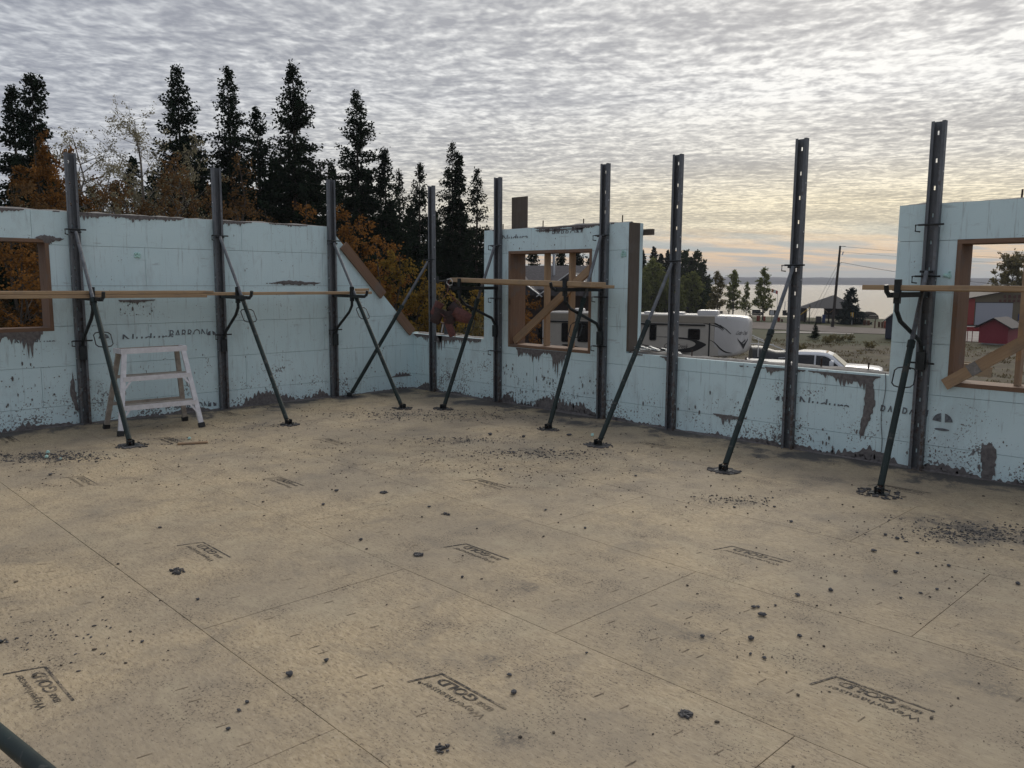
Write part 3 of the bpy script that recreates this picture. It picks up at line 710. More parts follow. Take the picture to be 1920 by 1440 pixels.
# ------------------------------------------------------------------ diagonal brace poles
def brace(top, foot, label, handle=.5, r=.0265, group='green diagonal brace poles', frac=.66):
    top, foot = Vector(top), Vector(foot); d = (top-foot); L = d.length; d.normalize()
    root = empty('brace_pole', foot, 0, label, 'brace pole', group)
    s = d.cross(Vector((0, 0, 1)))
    if s.length < .1: s = Vector((1, 0, 0))
    s.normalize(); u = s.cross(d)
    a = d*.07; b = d*(L*frac); c_ = d*(L-.01)
    MB().tube([a, b], r, 12).build('outer_tube', M['green'], root, True)
    MB().tube([b, c_], r*.72, 12).build('inner_tube', M['steel'], root, True)
    MB().tube([b-d*.05, b+d*.012], r*1.2, 12).build('locking_collar', M['green'], root, True)
    MB().tube([d*.015, d*.11], r*.55, 8).build('threaded_end', RB, root, True)
    MB().tube([c_-s*.055, c_+s*.055], .011, 6).build('top_bolt', M['black_steel'], root)
    if handle:
        h = d*(L*handle); q = .085
        for sg in (-1, 1):
            MB().tube([h+d*.10, h+d*.085+s*sg*q*.75, h+d*.06+s*sg*q, h-d*.06+s*sg*q, h-d*.085+s*sg*q*.75, h-d*.10], .006, 6, cap=False).build('turning_handle', M['black_steel'], root, True)
    g = MB(); g.box((0, 0, .006), (.14, .10, .008)); g.box((-.028, 0, .035), (.008, .06, .055)); g.box((.028, 0, .035), (.008, .06, .055)); g.tube([(-.04, 0, .045), (.04, 0, .045)], .009, 6)
    g.build('foot_plate', M['black_steel'], root, rot=(0, 0, math.atan2(d.y, d.x)+math.pi/2))
    return root
JB = [((-.10+.09, -4.68, 2.22), on_floor(245, 836), 'green brace pole in front of the aluminium step stand'), ((-.01, -2.995, 2.23), on_floor(541, 796), 'green brace pole leaning on the middle post of the left wall'),
      ((-.01, -1.33, 2.21), on_floor(755, 766), 'green brace pole by the sloping wall end, crossing another pole'), ((.40, .045, 1.98), on_floor(655, 744), 'green brace pole leaning left along the wall from the corner post'),
      ((1.868, .04, 2.17), on_floor(831, 767), 'green brace pole passing in front of the hanging toolbelt'), ((3.745, .04, 2.24), on_floor(1028, 805), 'green brace pole crossing the middle window'),
      ((4.777, .04, 1.90), on_floor(1121, 835), 'green brace pole leaning on the post before the camper trailer'), ((6.215, .04, 1.85), on_floor(1356, 883), 'green brace pole leaning on the post left of the white pickup'),
      ((7.465, .04, 1.80), on_floor(1648, 926), 'green brace pole at the right, leaning on the post of the high wall')]
for i, (a, b, lb) in enumerate(JB): brace(a, b, lb, [.47, .56, .56, None, .5, .5, None, None, .50][i])
# brace of the wall out of frame: foot at the left edge; another pole crosses the lower left corner
p0 = at(-10, 1370, 2.05); p1 = at(95, 1458, 1.75); dd_ = (p0-p1).normalized()
k_ = (p0.z-.02)/-dd_.z
brace(p1-dd_*2.4, p0+dd_*k_, 'dark green brace pole cut off by the lower left corner of the picture', None, .019, frac=.97)
ft = on_floor(-34, 1212); brace(ft+Vector((-1.3, -.5, 1.9)), ft, 'green brace foot at the left edge of the floor', None)

# torn dark scraps and mortar around each foot
rg = random.Random(11)
def scraps(c, n, rad, seed, label, hole=.0, h=.012):
    q = random.Random(seed); mb = MB()
    for _ in range(n):
        a = q.random()*6.283; d = rad*math.sqrt(q.uniform(hole, 1)); x, y = c.x+d*math.cos(a)*1.1, c.y+d*math.sin(a)*.9
        L, w, t_ = q.uniform(.012, .055)*(.5 if rad < .08 else 1), q.uniform(.005, .018)*(.6 if rad < .08 else 1), q.uniform(.003, h); rz = q.random()*3.14
        Mx = Matrix.Translation((x, y, t_/2+.001)) @ Matrix.Rotation(rz, 4, 'Z') @ Matrix.Rotation(q.uniform(-.25, .25), 4, 'X')
        mb.box((0, 0, 0), (L, w, t_), Mx)
    o = mb.build('mortar_scraps', M['mud'], None); return tag(o, label, 'debris', kind='stuff')
M['mud'] = crumbmat('dark_mortar', (.025, .026, .03), (.20, .19, .185))
feet = ['around the brace foot near the step stand', 'around the brace foot before the middle left post', 'around the brace foot near the crossing poles', 'around the brace foot at the corner pole', 'around the brace foot below the toolbelt', 'around the brace foot below the middle window', 'around the brace foot before the camper post', 'around the square foot pad left of the pickup', 'around the rightmost brace foot']
for i, (a, b, lb) in enumerate(JB):
    scraps(b, 60, [.17, .13, .13, .11, .14, .13, .15, .14, .17][i], i+40, 'dark crumbled mortar scraps '+feet[i])
    if i in (0, 6, 7):
        pd = MB(); q = random.Random(i); n = 16
        ring = [(b.x+.12*(1 if abs(math.cos(k*6.283/n)) > .5 else 1)*max(-1, min(1, 1.3*math.cos(k*6.283/n)))*q.uniform(.85, 1.1), b.y+.10*max(-1, min(1, 1.3*math.sin(k*6.283/n)))*q.uniform(.85, 1.1)) for k in range(n)]
        pd.loft([[(x, y, .0005) for x, y in ring], [(x, y, .007) for x, y in ring]])
        tag(pd.build('foot_pad', M['mud'], None), 'thin dark torn pad under the brace foot '+['by the step stand', 'before the camper trailer', 'left of the white pickup'][(0, 6, 7).index(i)], 'pad')

# ------------------------------------------------------------------ walkway planks
def plank(a, b, w, h, label, cat='plank', mat='plank', name='walkway_plank', up=(0, 0, 1)):
    o = boardobj(a, b, w, h, M[mat], name, None, up=up); tag(o, label, cat); m_ = o.modifiers.new('bevel', 'BEVEL'); m_.width = .004; m_.segments = 1; return o
plank((.27, -7.6, 1.541), (.27, -3.29, 1.531), .28, .038, 'upper plank of the pair lying on the left walkway brackets, across the left window')
plank((.285, -7.2, 1.501), (.285, -3.38, 1.490), .28, .038, 'lower plank of the pair on the left walkway brackets')
plank((.28, -3.43, 1.512), (.28, -.98, 1.512), .26, .036, 'single plank on the walkway brackets between the second and third posts')
plank((.20, -1.15, 1.551), (.20, -.93, 1.553), .14, .036, 'short wood offcut on the plank end near the sloping wall')
plank((1.66, -.46, 1.700), (4.14, -.46, 1.652), .26, .055, 'sawn plank on brackets across the middle window')
plank((1.95, -.18, 1.662), (4.05, -.18, 1.627), .24, .036, 'rear plank nearer the wall below the middle window plank')
plank((7.17, -.46, 1.652), (9.6, -.46, 1.652), .28, .042, 'sawn plank on the bracket across the right window')
plank((7.3, -.17, 1.640), (9.6, -.17, 1.64), .24, .036, 'rear plank nearer the wall below the right window plank')

# ------------------------------------------------------------------ aluminium step stand
st = empty('step_stand', (0, 0, 0), 0, 'old white aluminium two-step folding work stand in front of the left wall', 'step ladder')
FL = {'fl': on_floor(226, 818), 'fr': on_floor(379, 801), 'bl': on_floor(199, 804), 'br': on_floor(347, 789)}
TOP = {'fl': Vector((.80, -4.50, .905)), 'fr': Vector((.80, -3.86, .905)), 'bl': Vector((.62, -4.50, .88)), 'br': Vector((.62, -3.86, .88))}
for k in FL:
    a = FL[k]; b = TOP[k]; mat = 'alu' if k[0] == 'f' else 'alu_dirty'
    MB().beam(a+(b-a)*.02, b, .030, .052, up=(0, 1, 0)).build('leg', M[mat], st)
    MB().beam(a+Vector((0, 0, .001)), a+(b-a)*.06, .042, .066, up=(0, 1, 0)).build('rubber_foot', M['black'], st)
def lp(k, z): a, b = FL[k], TOP[k]; return a.lerp(b, z/b.z)
for z in (.60, .29):
    a, b = lp('fl', z), lp('fr', z); MB().beam(a+Vector((.012, 0, 0)), b+Vector((.012, 0, 0)), .022, .052).build('front_rail', M['alu'], st)
    MB().beam(a+Vector((-.05, .01, .03)), b+Vector((-.05, -.01, .03)), .10, .008).build('step_tread', M['alu_dirty'], st)
    a, b = lp('bl', z), lp('br', z); MB().beam(a, b, .02, .035).build('rear_rail', M['alu_dirty'], st)
    for k, s in (('fl', 1), ('fr', -1)):
        a = lp(k, z); MB().beam(a+Vector((.018, s*.085, -.005)), a+Vector((.030, s*.01, -.10)), .004, .022, up=(0, 1, 0)).build('gusset', M['alu'], st)
pf = MB().mm(.60, .815, -4.53, -3.83, .905, .915); pf.build('top_platform', M['alu_dirty'], st)
MB().mm(.80, .823, -4.54, -3.82, .872, .93).build('top_front_rim', M['alu'], st); MB().mm(.59, .606, -4.53, -3.83, .875, .925).build('top_rear_rim', M['alu_dirty'], st)
for y in (-4.55, -3.83): MB().mm(.606, .80, y, y+.02, .875, .93).build('top_side_rim', M['alu'], st)

# ------------------------------------------------------------------ hanging toolbelt
M['leather'] = plain('red_brown_leather', (.115, .040, .034), .65, 0, .4, 25, .5)
M['leather_dark'] = plain('dark_leather', (.035, .018, .017), .6, 0, .4, 25, .5)
hp = at(842, 526, 10.55); tb = empty('toolbelt', hp, 0, 'worn red-brown leather toolbelt with pouches hanging from the walkway bracket end', 'toolbelt')
def V3(r_, z, o=0): return Vector((r_, o, z))     # in the plane facing the camera, r_ to the right
tb.rotation_euler = (0, 0, R(45)); tb.scale = (.78, .78, .78)
q = [(.0, .0), (-.02, -.10), (-.03, -.20), (-.10, -.30), (-.20, -.40), (-.26, -.55), (-.22, -.66), (-.10, -.72), (.05, -.70), (.16, -.60), (.22, -.48), (.16, -.36), (.06, -.28), (-.01, -.20)]
def strap(pts, w, mat, nm, o=0, th=.006):
    mb = MB(); n = len(pts)
    rings = []
    for i, (x, z) in enumerate(pts):
        yy = o+.05*math.sin(i*1.3); rings.append([(x-th, yy-w/2, z), (x+th, yy-w/2, z+th), (x+th, yy+w/2, z+th), (x-th, yy+w/2, z)])
    mb.loft(rings); return mb.build(nm, M[mat], tb, True)
strap(q, .05, 'leather', 'belt')
strap([(.02, -.22), (.10, -.34), (.12, -.46), (.05, -.56), (-.06, -.60), (-.14, -.54)], .045, 'leather', 'belt', -.05)
strap([(-.02, -.05), (-.10, -.18), (-.16, -.28), (-.27, -.36)], .02, 'leather_dark', 'hanging_strap', .03)
def pouch(x, z, w, d, h, rot, mat='leather'):
    mb = MB(); rr = []
    for k, (s, zz) in enumerate(((.75, -h), (.95, -h*.9), (1.0, -h*.4), (1.1, 0))):
        rr.append([(w/2*s*math.cos(a), d/2*s*math.sin(a), zz) for a in [j*math.pi/5 for j in range(10)]])
    rr += [[(w/2*.98*math.cos(a), d/2*.98*math.sin(a), 0) for a in [j*math.pi/5 for j in range(10)]], [(w/2*.9*math.cos(a), d/2*.9*math.sin(a), -h*.7) for a in [j*math.pi/5 for j in range(10)]]]
    mb.loft(rr); o = mb.build('pouch', M[mat], tb, True, loc=(x, 0, z), rot=(0, rot, 0)); return o
pouch(.08, -.50, .20, .14, .30, R(-62)); pouch(.02, -.40, .17, .12, .30, R(-50), 'leather_dark'); pouch(-.16, -.46, .19, .14, .26, R(20), 'leather_dark'); pouch(-.04, -.62, .13, .1, .32, R(-18))
pouch(-.15, -.36, .15, .11, .24, R(28)); pouch(-.02, -.50, .20, .14, .22, R(-10), 'leather_dark'); pouch(.12, -.60, .13, .12, .22, R(-75))
MB().tube([(-.18, .0, -.02), (-.02, .01, .0)], .016, 8).build('hammer_handle', M['black_steel'], tb, True)
MB().tube([(-.19, .0, .07), (-.19, .0, .02), (-.185, 0, -.05)], [.02, .026, .02], 8).build('hammer_head', M['black_steel'], tb, True)
MB().tube([(.0, 0, -.08), (-.04, 0, -.04), (-.03, 0, .02), (.03, 0, .03), (.06, 0, -.02), (.05, 0, -.07), (.0, 0, -.08)], .009, 6).build('steel_ring', M['galv'], tb, True)
MB().tube([(-.10, .02, -.70), (-.13, .02, -.86)], .012, 6).build('chisel', M['galv'], tb)
MB().tube([(-.04, .0, -.62), (.10, -.02, -.93)], .011, 6).build('wooden_tool_handle', M['plank'], tb)

# ------------------------------------------------------------------ loose things on floor and walls
cb = MB().tube([(0, 0, 0), (0, 0, .26)], [.055, .055], 16); ca = empty('pipe_stub', TR @ Vector((.53, .17, .88)), 0, 'dark grey pipe stub with a pale cap on the low wall beside the corner post', 'pipe')
cb.build('pipe', plain('dark_grey_plastic', (.06, .065, .07), .6), ca, True); MB().tube([(0, 0, .261), (0, 0, .34)], [.056, .056], 16).build('cap', plain('pale_cap', (.42, .42, .42), .6), ca, True)
plank(TR @ Vector((.75, .12, .905)), TR @ Vector((1.02, .05, .915)), .012, .012, 'thin pale stick lying on the low wall beside the toolbelt', 'stick', 'plank', 'stick')
sc_ = TR @ Vector((4.35, .12, RLOW+.03))
mb = MB(); q = random.Random(2)
for _ in range(26):
    x = q.uniform(-.22, .35); c_ = sc_+Vector((x, q.uniform(-.08, .10), q.uniform(0, .02)+.02*math.exp(-x*x*9)))
    Mx = Matrix.Translation(c_) @ Matrix.Rotation(q.uniform(-.5, .5), 4, 'Z') @ Matrix.Rotation(q.uniform(-.25, .25), 4, 'Y'); mb.box((0, 0, 0), (q.uniform(.05, .2), q.uniform(.01, .05), .006), Mx)
tag(mb.build('plastic_strips', plain('pale_strip', (.42, .44, .44), .5, 0, .5, 14), None), 'pale broken strips lying on the low wall before the camper trailer', 'debris', kind='stuff')
plank(on_floor(333, 834)+Vector((0, 0, .011)), on_floor(390, 831)+Vector((0, 0, .013)), .05, .019, 'short reddish wood offcut on the floor near the step stand', 'wood offcut', 'stud', 'wood_offcut')
def scrapfoam(px, py, s, lb, up=0):
    c_ = on_floor(px, py); q = random.Random(px); bm = bmesh.new(); bmesh.ops.create_icosphere(bm, subdivisions=1, radius=s)
    for v in bm.verts: v.co = Vector((v.co.x*q.uniform(.6, 1.2), v.co.y*q.uniform(.6, 1.1), v.co.z*q.uniform(.6, 1.1)))
    o = bmobj(bm, 'foam_scrap', M['rubber_green'], None, loc=(c_.x, c_.y, s*.7+up)); tag(o, lb, 'foam scrap')
scrapfoam(90, 850, .022, 'pale mint foam scrap standing on the dark heap by the left wall'); scrapfoam(87, 859, .022, 'mint foam scrap at the front of the dark heap by the left wall')
scrapfoam(1111, 818, .022, 'round mint foam scrap on the floor left of the camper post brace'); scrapfoam(355, 824, .02, 'mint foam scrap behind the wood offcut')
scrapfoam(114, 861, .012, 'tiny pale foam crumb right of the dark heap')
# spray foam blobs on the wall
for i, (T, x, z, rt, lb) in enumerate(((TR, 7.60, 1.76, wr, ''), (TR, 4.03, 2.02, wr, ''), (TL, -4.0, 1.98, wl, ''))):
    mb = MB(); q = random.Random(i)
    for k in range(7):
        bm = bmesh.new(); bmesh.ops.create_icosphere(bm, subdivisions=1, radius=q.uniform(.008, .022)); bm.verts.ensure_lookup_table(); o_ = Vector((x+q.uniform(-.03, .03), -.004, z+q.uniform(-.03, .03)))
        mb.add([T @ (v.co+o_) for v in bm.verts], [[v.index for v in f.verts] for f in bm.faces]); bm.free()
    mb.build('spray_foam', M['rubber_green'], rt, True)
# thin cable hanging at the wall step
MB().tube([TR @ Vector((7.135+.012*math.sin(k*.8), -.012, .86-.07*k)) for k in range(12)], .0035, 5).build('grey_wire', M['steel'], None, True, label='thin grey wire hanging down the wall step left of the right post', cat='wire')

# loose concrete crumbs
M['stone'] = plain('concrete_crumb', (.085, .085, .09), .9, 0, .5, 60, .5); M['grit'] = crumbmat('grit', (.035, .032, .03), (.24, .20, .15))
def lump(s, q):
    bm = bmesh.new(); bmesh.ops.create_icosphere(bm, subdivisions=2, radius=1)
    f = (s*q.uniform(.8, 1.3), s*q.uniform(.7, 1.1), s*q.uniform(.55, .9)); sd_ = q.random()*50
    for v in bm.verts: k = 1+.55*noise.noise(v.co*1.6+Vector((sd_, 0, 0))); v.co = Vector((v.co.x*f[0]*k, v.co.y*f[1]*k, v.co.z*f[2]*k))
    return bm
q = random.Random(77); lm = []
for k in range(6):
    bm = lump(1, q); me = bpy.data.meshes.new('stone'); bm.to_mesh(me); bm.free(); me.materials.append(M['stone']); lm.append(me)
BIG = [(543, 1267, 15), (612, 1240, 10), (963, 1300, 14), (955, 1267, 9), (1317, 1195, 10), (1408, 1199, 13), (1429, 1155, 14), (1413, 1140, 10), (1421, 1139, 7), (1454, 1136, 6), (1495, 1117, 9), (1557, 1108, 10), (1407, 1227, 7), (1433, 1235, 9), (1638, 1034, 9), (1679, 1074, 9), (1720, 1038, 7), (1757, 1106, 7), (1726, 1113, 6), (1689, 1122, 6), (1908, 1096, 9), (1779, 1062, 8), (1483, 979, 7), (1499, 1194, 9), (1682, 1011, 8), (1660, 1004, 7), (463, 1318, 8), (448, 1333, 8), (428, 1368, 9), (606, 947, 8), (631, 921, 8), (677, 1013, 8), (805, 951, 6), (371, 1125, 7), (267, 1204, 7), (1100, 1225, 6), (1023, 957, 6), (1097, 991, 6), (867, 1083, 7), (1067, 817, 9), (919, 816, 9), (982, 820, 8), (1192, 893, 6), (939, 881, 7), (95, 891, 7), (300, 990, 6), (1377, 952, 6), (1452, 951, 6)]
STL = {(543, 1267): 'largest grey concrete crumb, near the bottom left of centre', (612, 1240): 'dark concrete crumb just up and right of the largest one', (963, 1300): 'concrete crumb right of the lower middle printed stamp', (1317, 1195): 'leftmost crumb of the loose cluster right of centre', (1429, 1155): 'elongated concrete crumb at the top of the cluster right of centre', (1408, 1199): 'rough round crumb in the middle of the cluster right of centre', (1557, 1108): 'lone dark crumb right of the cluster, above the long seam', (1433, 1235): 'lowest crumb of the cluster right of centre', (1908, 1096): 'crumb at the far right edge of the floor', (1067, 817): 'brown lump between the two middle brace feet'}
for px, py, w in BIG:
    c_ = on_floor(px, py); s = w*.5*(c_-CAM).length/FPX*.95
    o = link('stone', q.choice(lm), None, (c_.x, c_.y, s*.55), (0, 0, q.random()*6)); o.scale = (s, s*.85, s*.8)
    tag(o, STL.get((px, py), 'small grey concrete crumb lying loose on the wooden floor'), 'stone', 'loose concrete crumbs scattered on the floor')
def heap(name, lb, pts, mat='grit'):
    mb = MB(); base = []
    for k in range(5):
        bm = bmesh.new(); bmesh.ops.create_icosphere(bm, subdivisions=1, radius=1)
        vs = [v.co*(1+.35*noise.noise(v.co*1.7+Vector((k*9, 0, 0)))) for v in bm.verts]; fs = [[v.index for v in f.verts] for f in bm.faces]; base.append((vs, fs)); bm.free()
    V, F = [], []
    for i, (x, y, s, sx, sy) in enumerate(pts):
        vs, fs = base[i % 5]; b_ = len(V); ca_, sa_ = math.cos(i), math.sin(i)
        V += [(x+(v.x*sx*ca_-v.y*sy*sa_)*s, y+(v.x*sx*sa_+v.y*sy*ca_)*s, max(.0004, (v.z*.7+.45)*s)) for v in vs]; F += [[b_+j for j in f] for f in fs]
    mb.v, mb.f = V, F; return tag(mb.build(name, M[mat], None, fix=False), lb, 'debris', kind='stuff')
q = random.Random(9)
def cl(px, py, n, ru, rv, s0, s1, el=1.0):
    c_ = on_floor(px, py); out = []
    for _ in range(n):
        a = q.gauss(0, 1)*ru; b_ = q.gauss(0, 1)*rv
        # ru across the view, rv along it
        x = c_.x+_r0.x*a-_r0.y*b_; y = c_.y+_r0.y*a+_r0.x*b_
        if x < -.08 or y > .12: continue
        s = .62*(s0+(s1-s0)*q.random()**3.5); out.append((x, y, s, q.uniform(1, el*1.3), q.uniform(.7, 1)))
    return out
fieldp = []
for _ in range(6500):
    x, y = q.uniform(-.05, 9.6), q.uniform(-7.6, .1); d_ = min(x, -y)
    if noise.noise((x*.6, y*.6, 3))+.25+.35*math.exp(-d_*.6) < q.random()*.9: continue
    fieldp.append((x, y, .0016+.007*q.random()**7, q.uniform(1, 2), 1))
fieldp += cl(760, 850, 1500, 1.6, .8, .0025, .013) + cl(1010, 865, 800, .9, .5, .0025, .013) + cl(1450, 940, 120, .8, .3, .003, .014) + cl(1760, 1080, 260, .7, .35, .003, .012)+cl(1440, 1180, 120, .35, .4, .002, .008)+cl(150, 890, 250, .8, .4, .003, .012)
heap('grit', 'fine grit and mortar crumbs strewn over the wooden floor', fieldp)
dk = cl(90, 857, 900, .34, .12, .004, .016, 2)+cl(770, 778, 700, .55, .22, .004, .016, 1.6)+cl(870, 826, 350, .35, .12, .004, .015, 2)+cl(1010, 851, 420, .35, .12, .004, .016, 2)+cl(1830, 1000, 1500, .28, .14, .002, .012, 2)+cl(1380, 940, 260, .22, .09, .003, .012, 2)+cl(100, 1195, 160, .24, .14, .002, .010, 2)+cl(330, 828, 200, .3, .15, .003, .012, 2)+cl(480, 800, 250, .8, .25, .003, .013, 2)+cl(930, 780, 300, .6, .25, .004, .016, 2)+cl(1270, 1190, 70, .2, .1, .002, .006)
heap('mortar_crumbs', 'dark dried mortar crumbs in patches over the floor', dk, 'mud')
for (px, py, n, r_, lb) in [(785, 1041, 60, .028, 'small dark mortar splat in the middle of the floor'), (720, 924, 40, .03, 'small dark mortar splat left of centre'), (333, 1072, 40, .05, 'dark mortar smear beside the second printed stamp'), (1285, 1340, 30, .025, 'grey mortar lump at the lower right centre'), (836, 965, 20, .03, 'tiny mortar scrap in mid floor'), (828, 1403, 14, .03, 'tiny mortar scrap at the bottom edge')]:
    c_ = on_floor(px, py); scraps(c_, n, r_, px, lb, 0, .010)
M['joint'] = M['mud']
# cement ridge where the wall meets the floor
def fillet(root, T, x0, x1, seed):
    mb = MB(); n = int((x1-x0)/.04); vs = []
    for i in range(n+1):
        x = x0+(x1-x0)*i/n; a = .012+.05*max(0, noise.noise((x*1.4, seed, 0))+.25)+.012*noise.noise((x*9, seed, 0)); h = a*.55+.004*noise.noise((x*14, 2, seed))
        vs += [T @ Vector((x, -.001, h)), T @ Vector((x, -a*.5, h*.55)), T @ Vector((x, -a*1.4, .0005))]
    mb.v = [tuple(v) for v in vs]; mb.f = [(i*3+k, i*3+k+1, i*3+k+4, i*3+k+3) for i in range(n) for k in (0, 1)]
    mb.build('mortar_fillet', M['cement'], root, smooth=True)
fillet(wl, TL, -6.5, .12, 1); fillet(wr, TR, -.09, 11, 2)
# ------------------------------------------------------------------ trees
def quads_mesh(name, P, mat):
    """P: (n,4,3) array -> mesh of loose quads"""
    n = len(P); me = bpy.data.meshes.new(name); me.vertices.add(n*4); me.vertices.foreach_set('co', P.reshape(-1).astype(np.float32))
    me.loops.add(n*4); me.loops.foreach_set('vertex_index', np.arange(n*4, dtype=np.int32))
    me.polygons.add(n); me.polygons.foreach_set('loop_start', np.arange(0, n*4, 4, dtype=np.int32)); me.polygons.foreach_set('loop_total', np.full(n, 4, dtype=np.int32))
    me.materials.append(mat); me.update(calc_edges=True); return me
def unit(v): return v/np.maximum(np.linalg.norm(v, axis=-1, keepdims=True), 1e-6)
def cards(C, D, L, Wd, rs, kite=True):
    """elongated leaf cards at centres C, direction D, length L, width Wd"""
    n = len(C); D = unit(D); rn = unit(rs.normal(size=(n, 3))); S = unit(np.cross(D, rn))*Wd[:, None]/2; E_ = D*L[:, None]
    if kite: return np.stack([C, C+E_*.45+S, C+E_, C+E_*.45-S], 1)
    return np.stack([C-S, C+S, C+E_+S, C+E_-S], 1)
def spruce(H, Rm, seed, dens=1.0, gap=.0, top='point', tuft=.30, mat='needle', start=.10, powr=.85, lean=0.0):
    rs = np.random.RandomState(seed); C, D, L, Wd = [], [], [], []; bm_ = MB()
    nw = int(H/.21); side = rs.uniform(.8, 1.25, 12)
    bm_.tube([(0, 0, 0), (lean*.3, 0, H*.4), (lean, 0, H*.97)], [H*.013+.03, H*.009+.02, .012], 7)
    for i in range(nw):
        f = start+(1-start)*(i+rs.rand()*.6)/nw; z = f*H
        if rs.rand() < gap and f < .9: continue
        prof = (1-f)**powr*(1 if f < .8 else .75+.25*(1-f)/.2)
        if top == 'club' and f > .86: prof = max(prof, .16*math.sin((f-.86)/.14*math.pi)+.06)
        nb = rs.randint(4, 7)
        for b in range(nb):
            az = rs.rand()*6.283; sec = side[int(az/6.283*12) % 12]
            ln = (Rm*prof*rs.uniform(.6, 1.15)*sec+.06)
            if rs.rand() < .06: ln *= 1.3
            d0 = np.array([math.cos(az), math.sin(az), rs.uniform(-.55, .22)+.45*(f > .8)]); p = np.array([lean*f, 0, z])
            m_ = max(2, int(ln/.13)); 
            base = p.copy(); bend = rs.uniform(.1, .4)
            pts = []
            for k in range(m_+1):
                s = k/m_; q = base+d0*ln*s; q[2] += bend*ln*s*s*.6; pts.append(q)
            if ln > .8 and rs.rand() < .5: bm_.tube([tuple(pts[0]), tuple(pts[len(pts)//2]), tuple(pts[-1])], [.022, .014, .005], 4, cap=False)
            for k in range(1, m_+1):
                s = k/m_; q = pts[k]; nt = int((4.6+3.2*(1-s))*dens*(1.0 if f < .8 else 1.3)+rs.rand())
                for _ in range(nt):
                    dd = d0*.8+rs.normal(size=3)*.55; dd[2] -= .30
                    C.append(q+rs.normal(size=3)*np.array([.07, .07, .09])); D.append(dd); L.append(tuft*rs.uniform(.6, 1.25)*(.30+.70*(1-f)**.55)); Wd.append(tuft*.42*rs.uniform(.6, 1.3))
    # leader
    for k in range(14):
        C.append(np.array([lean, 0, H*(.955+.04*k/14)])); D.append(np.array([rs.normal()*.5, rs.normal()*.5, 1])); L.append(.16); Wd.append(.05)
    return quads_mesh('crown', cards(np.array(C), np.array(D), np.array(L), np.array(Wd), rs), M[mat]), bm_.mesh('trunk', M['bark'], True)
def put_tree(meshes, x, y, z, label, group, cat='tree', rz=0.0, sc=(1, 1, 1), name='spruce_tree', parts=('crown', 'trunk')):
    r = empty(name, (x, y, z), rz, label, cat, group); r.scale = sc
    link(parts[0], meshes[0], r); link(parts[1], meshes[1], r); return r
def tree_at(px, topy, dist, zg=ZG):
    q = at(px, topy, dist); return q, q.z-zg
S = [ # px, topy, dist, radius, dens, gap, top, seed, label
    (20, 162, 40, 2.1, 1.0, .03, 'point', 1, 'dark spruce with a thin spire at the far left edge, left of the club-topped one'),
    (60, 138, 38, 1.9, 1.15, .03, 'club', 2, 'dark spruce at the left with a rounded club-like top'),
    (246, 296, 37, 1.5, 1.0, .1, 'point', 3, 'short dark spruce below the bare pale tree'),
    (331, 126, 40, 3.3, 1.0, .06, 'point', 4, 'tall broad dark spruce left of the pair above the second post'),
    (424, 128, 42, 2.9, .95, .04, 'point', 5, 'tall dark spruce directly behind the second post'),
    (484, 203, 41, 2.5, 1.0, .03, 'point', 6, 'middle-height dark spruce between two taller ones'),
    (546, 122, 40, 3.6, 1.0, .06, 'point', 7, 'tallest dark spruce with a long narrow top, left of the third post'),
    (668, 173, 44, 3.3, .85, .08, 'point', 8, 'tall open-branched spruce right of the third post'),
    (720, 281, 44, 2.3, 1.0, .03, 'point', 9, 'dark spruce leaning close to the right side of the open-branched one'),
    (750, 322, 49, 1.5, .7, .15, 'point', 10, 'thin small-topped spruce right of the dense pair'),
    (784, 308, 49, 2.2, .8, .06, 'point', 11, 'slim spruce just left of the corner post'),
    (848, 270, 51, 2.6, .75, .10, 'point', 12, 'slim double-topped spruce right of the corner post'),
    (893, 317, 53, 2.3, .7, .2, 'point', 13, 'last open spruce of the row, left of the middle wall block'),
    (625, 306, 47, 2.0, .8, .1, 'point', 14, 'shorter spruce behind the third post'),
]
for px, ty, ds, rm, dn, gp, tp, sd_, lb in S:
    q, H = tree_at(px, ty, ds); put_tree(spruce(H, rm, sd_, dn*1.75, gp*.7, tp, .25, lean=[0, .1, -.15, .12][sd_ % 4]), q.x, q.y, ZG, lb, 'dark spruces behind the left wall')
# second slim leader of the double-topped spruce
q, H = tree_at(861, 288, 51); put_tree(spruce(H, 1.0, 33, .9, .1, 'point', .36), q.x, q.y, ZG, 'slim spruce growing against the double-topped one, its spire slightly lower', 'dark spruces behind the left wall')
# backdrop spruces closing the row lower down: three meshes shared
bk = [spruce(12, 2.6, 60+k, 1.2, .03, 'point', .36) for k in range(3)]
BK = [(-60, 240, 44), (100, 330, 47), (170, 350, 50), (215, 345, 47), (285, 330, 46), (375, 300, 47), (455, 310, 48), (515, 300, 47), (590, 330, 49), (690, 330, 50), (770, 385, 55), (815, 395, 56), (870, 400, 57), (915, 430, 58), (955, 440, 60), (1000, 455, 64), (1050, 450, 66), (1085, 462, 66), (1115, 440, 68), (735, 395, 53), (650, 370, 52), (40, 300, 46), (840, 410, 60), (140, 340, 60), (430, 330, 60), (560, 330, 60)]
where = ['at the far left beyond the frame edge', 'behind the big orange tree', 'behind the first post', 'behind the bare pale trees', 'left of the tall broad spruce', 'between the two tall spruces by the second post', 'right of the second post', 'left of the tallest spruce', 'just left of the third post', 'filling the gap beside the open-branched spruce', 'low behind the corner post', 'low and dark right of the corner post', 'low behind the double-topped spruce', 'beside the left edge of the middle wall block', 'hidden mostly behind the middle block', 'above the brown house roof, left', 'above the brown house roof, centre', 'above the brown house roof, right', 'behind the right part of the middle block', 'low between slim spruces', 'low right of the third post', 'behind the club-topped spruce', 'deep behind the corner post', 'deep behind the first post', 'deep behind the second post', 'deep behind the tallest spruce']
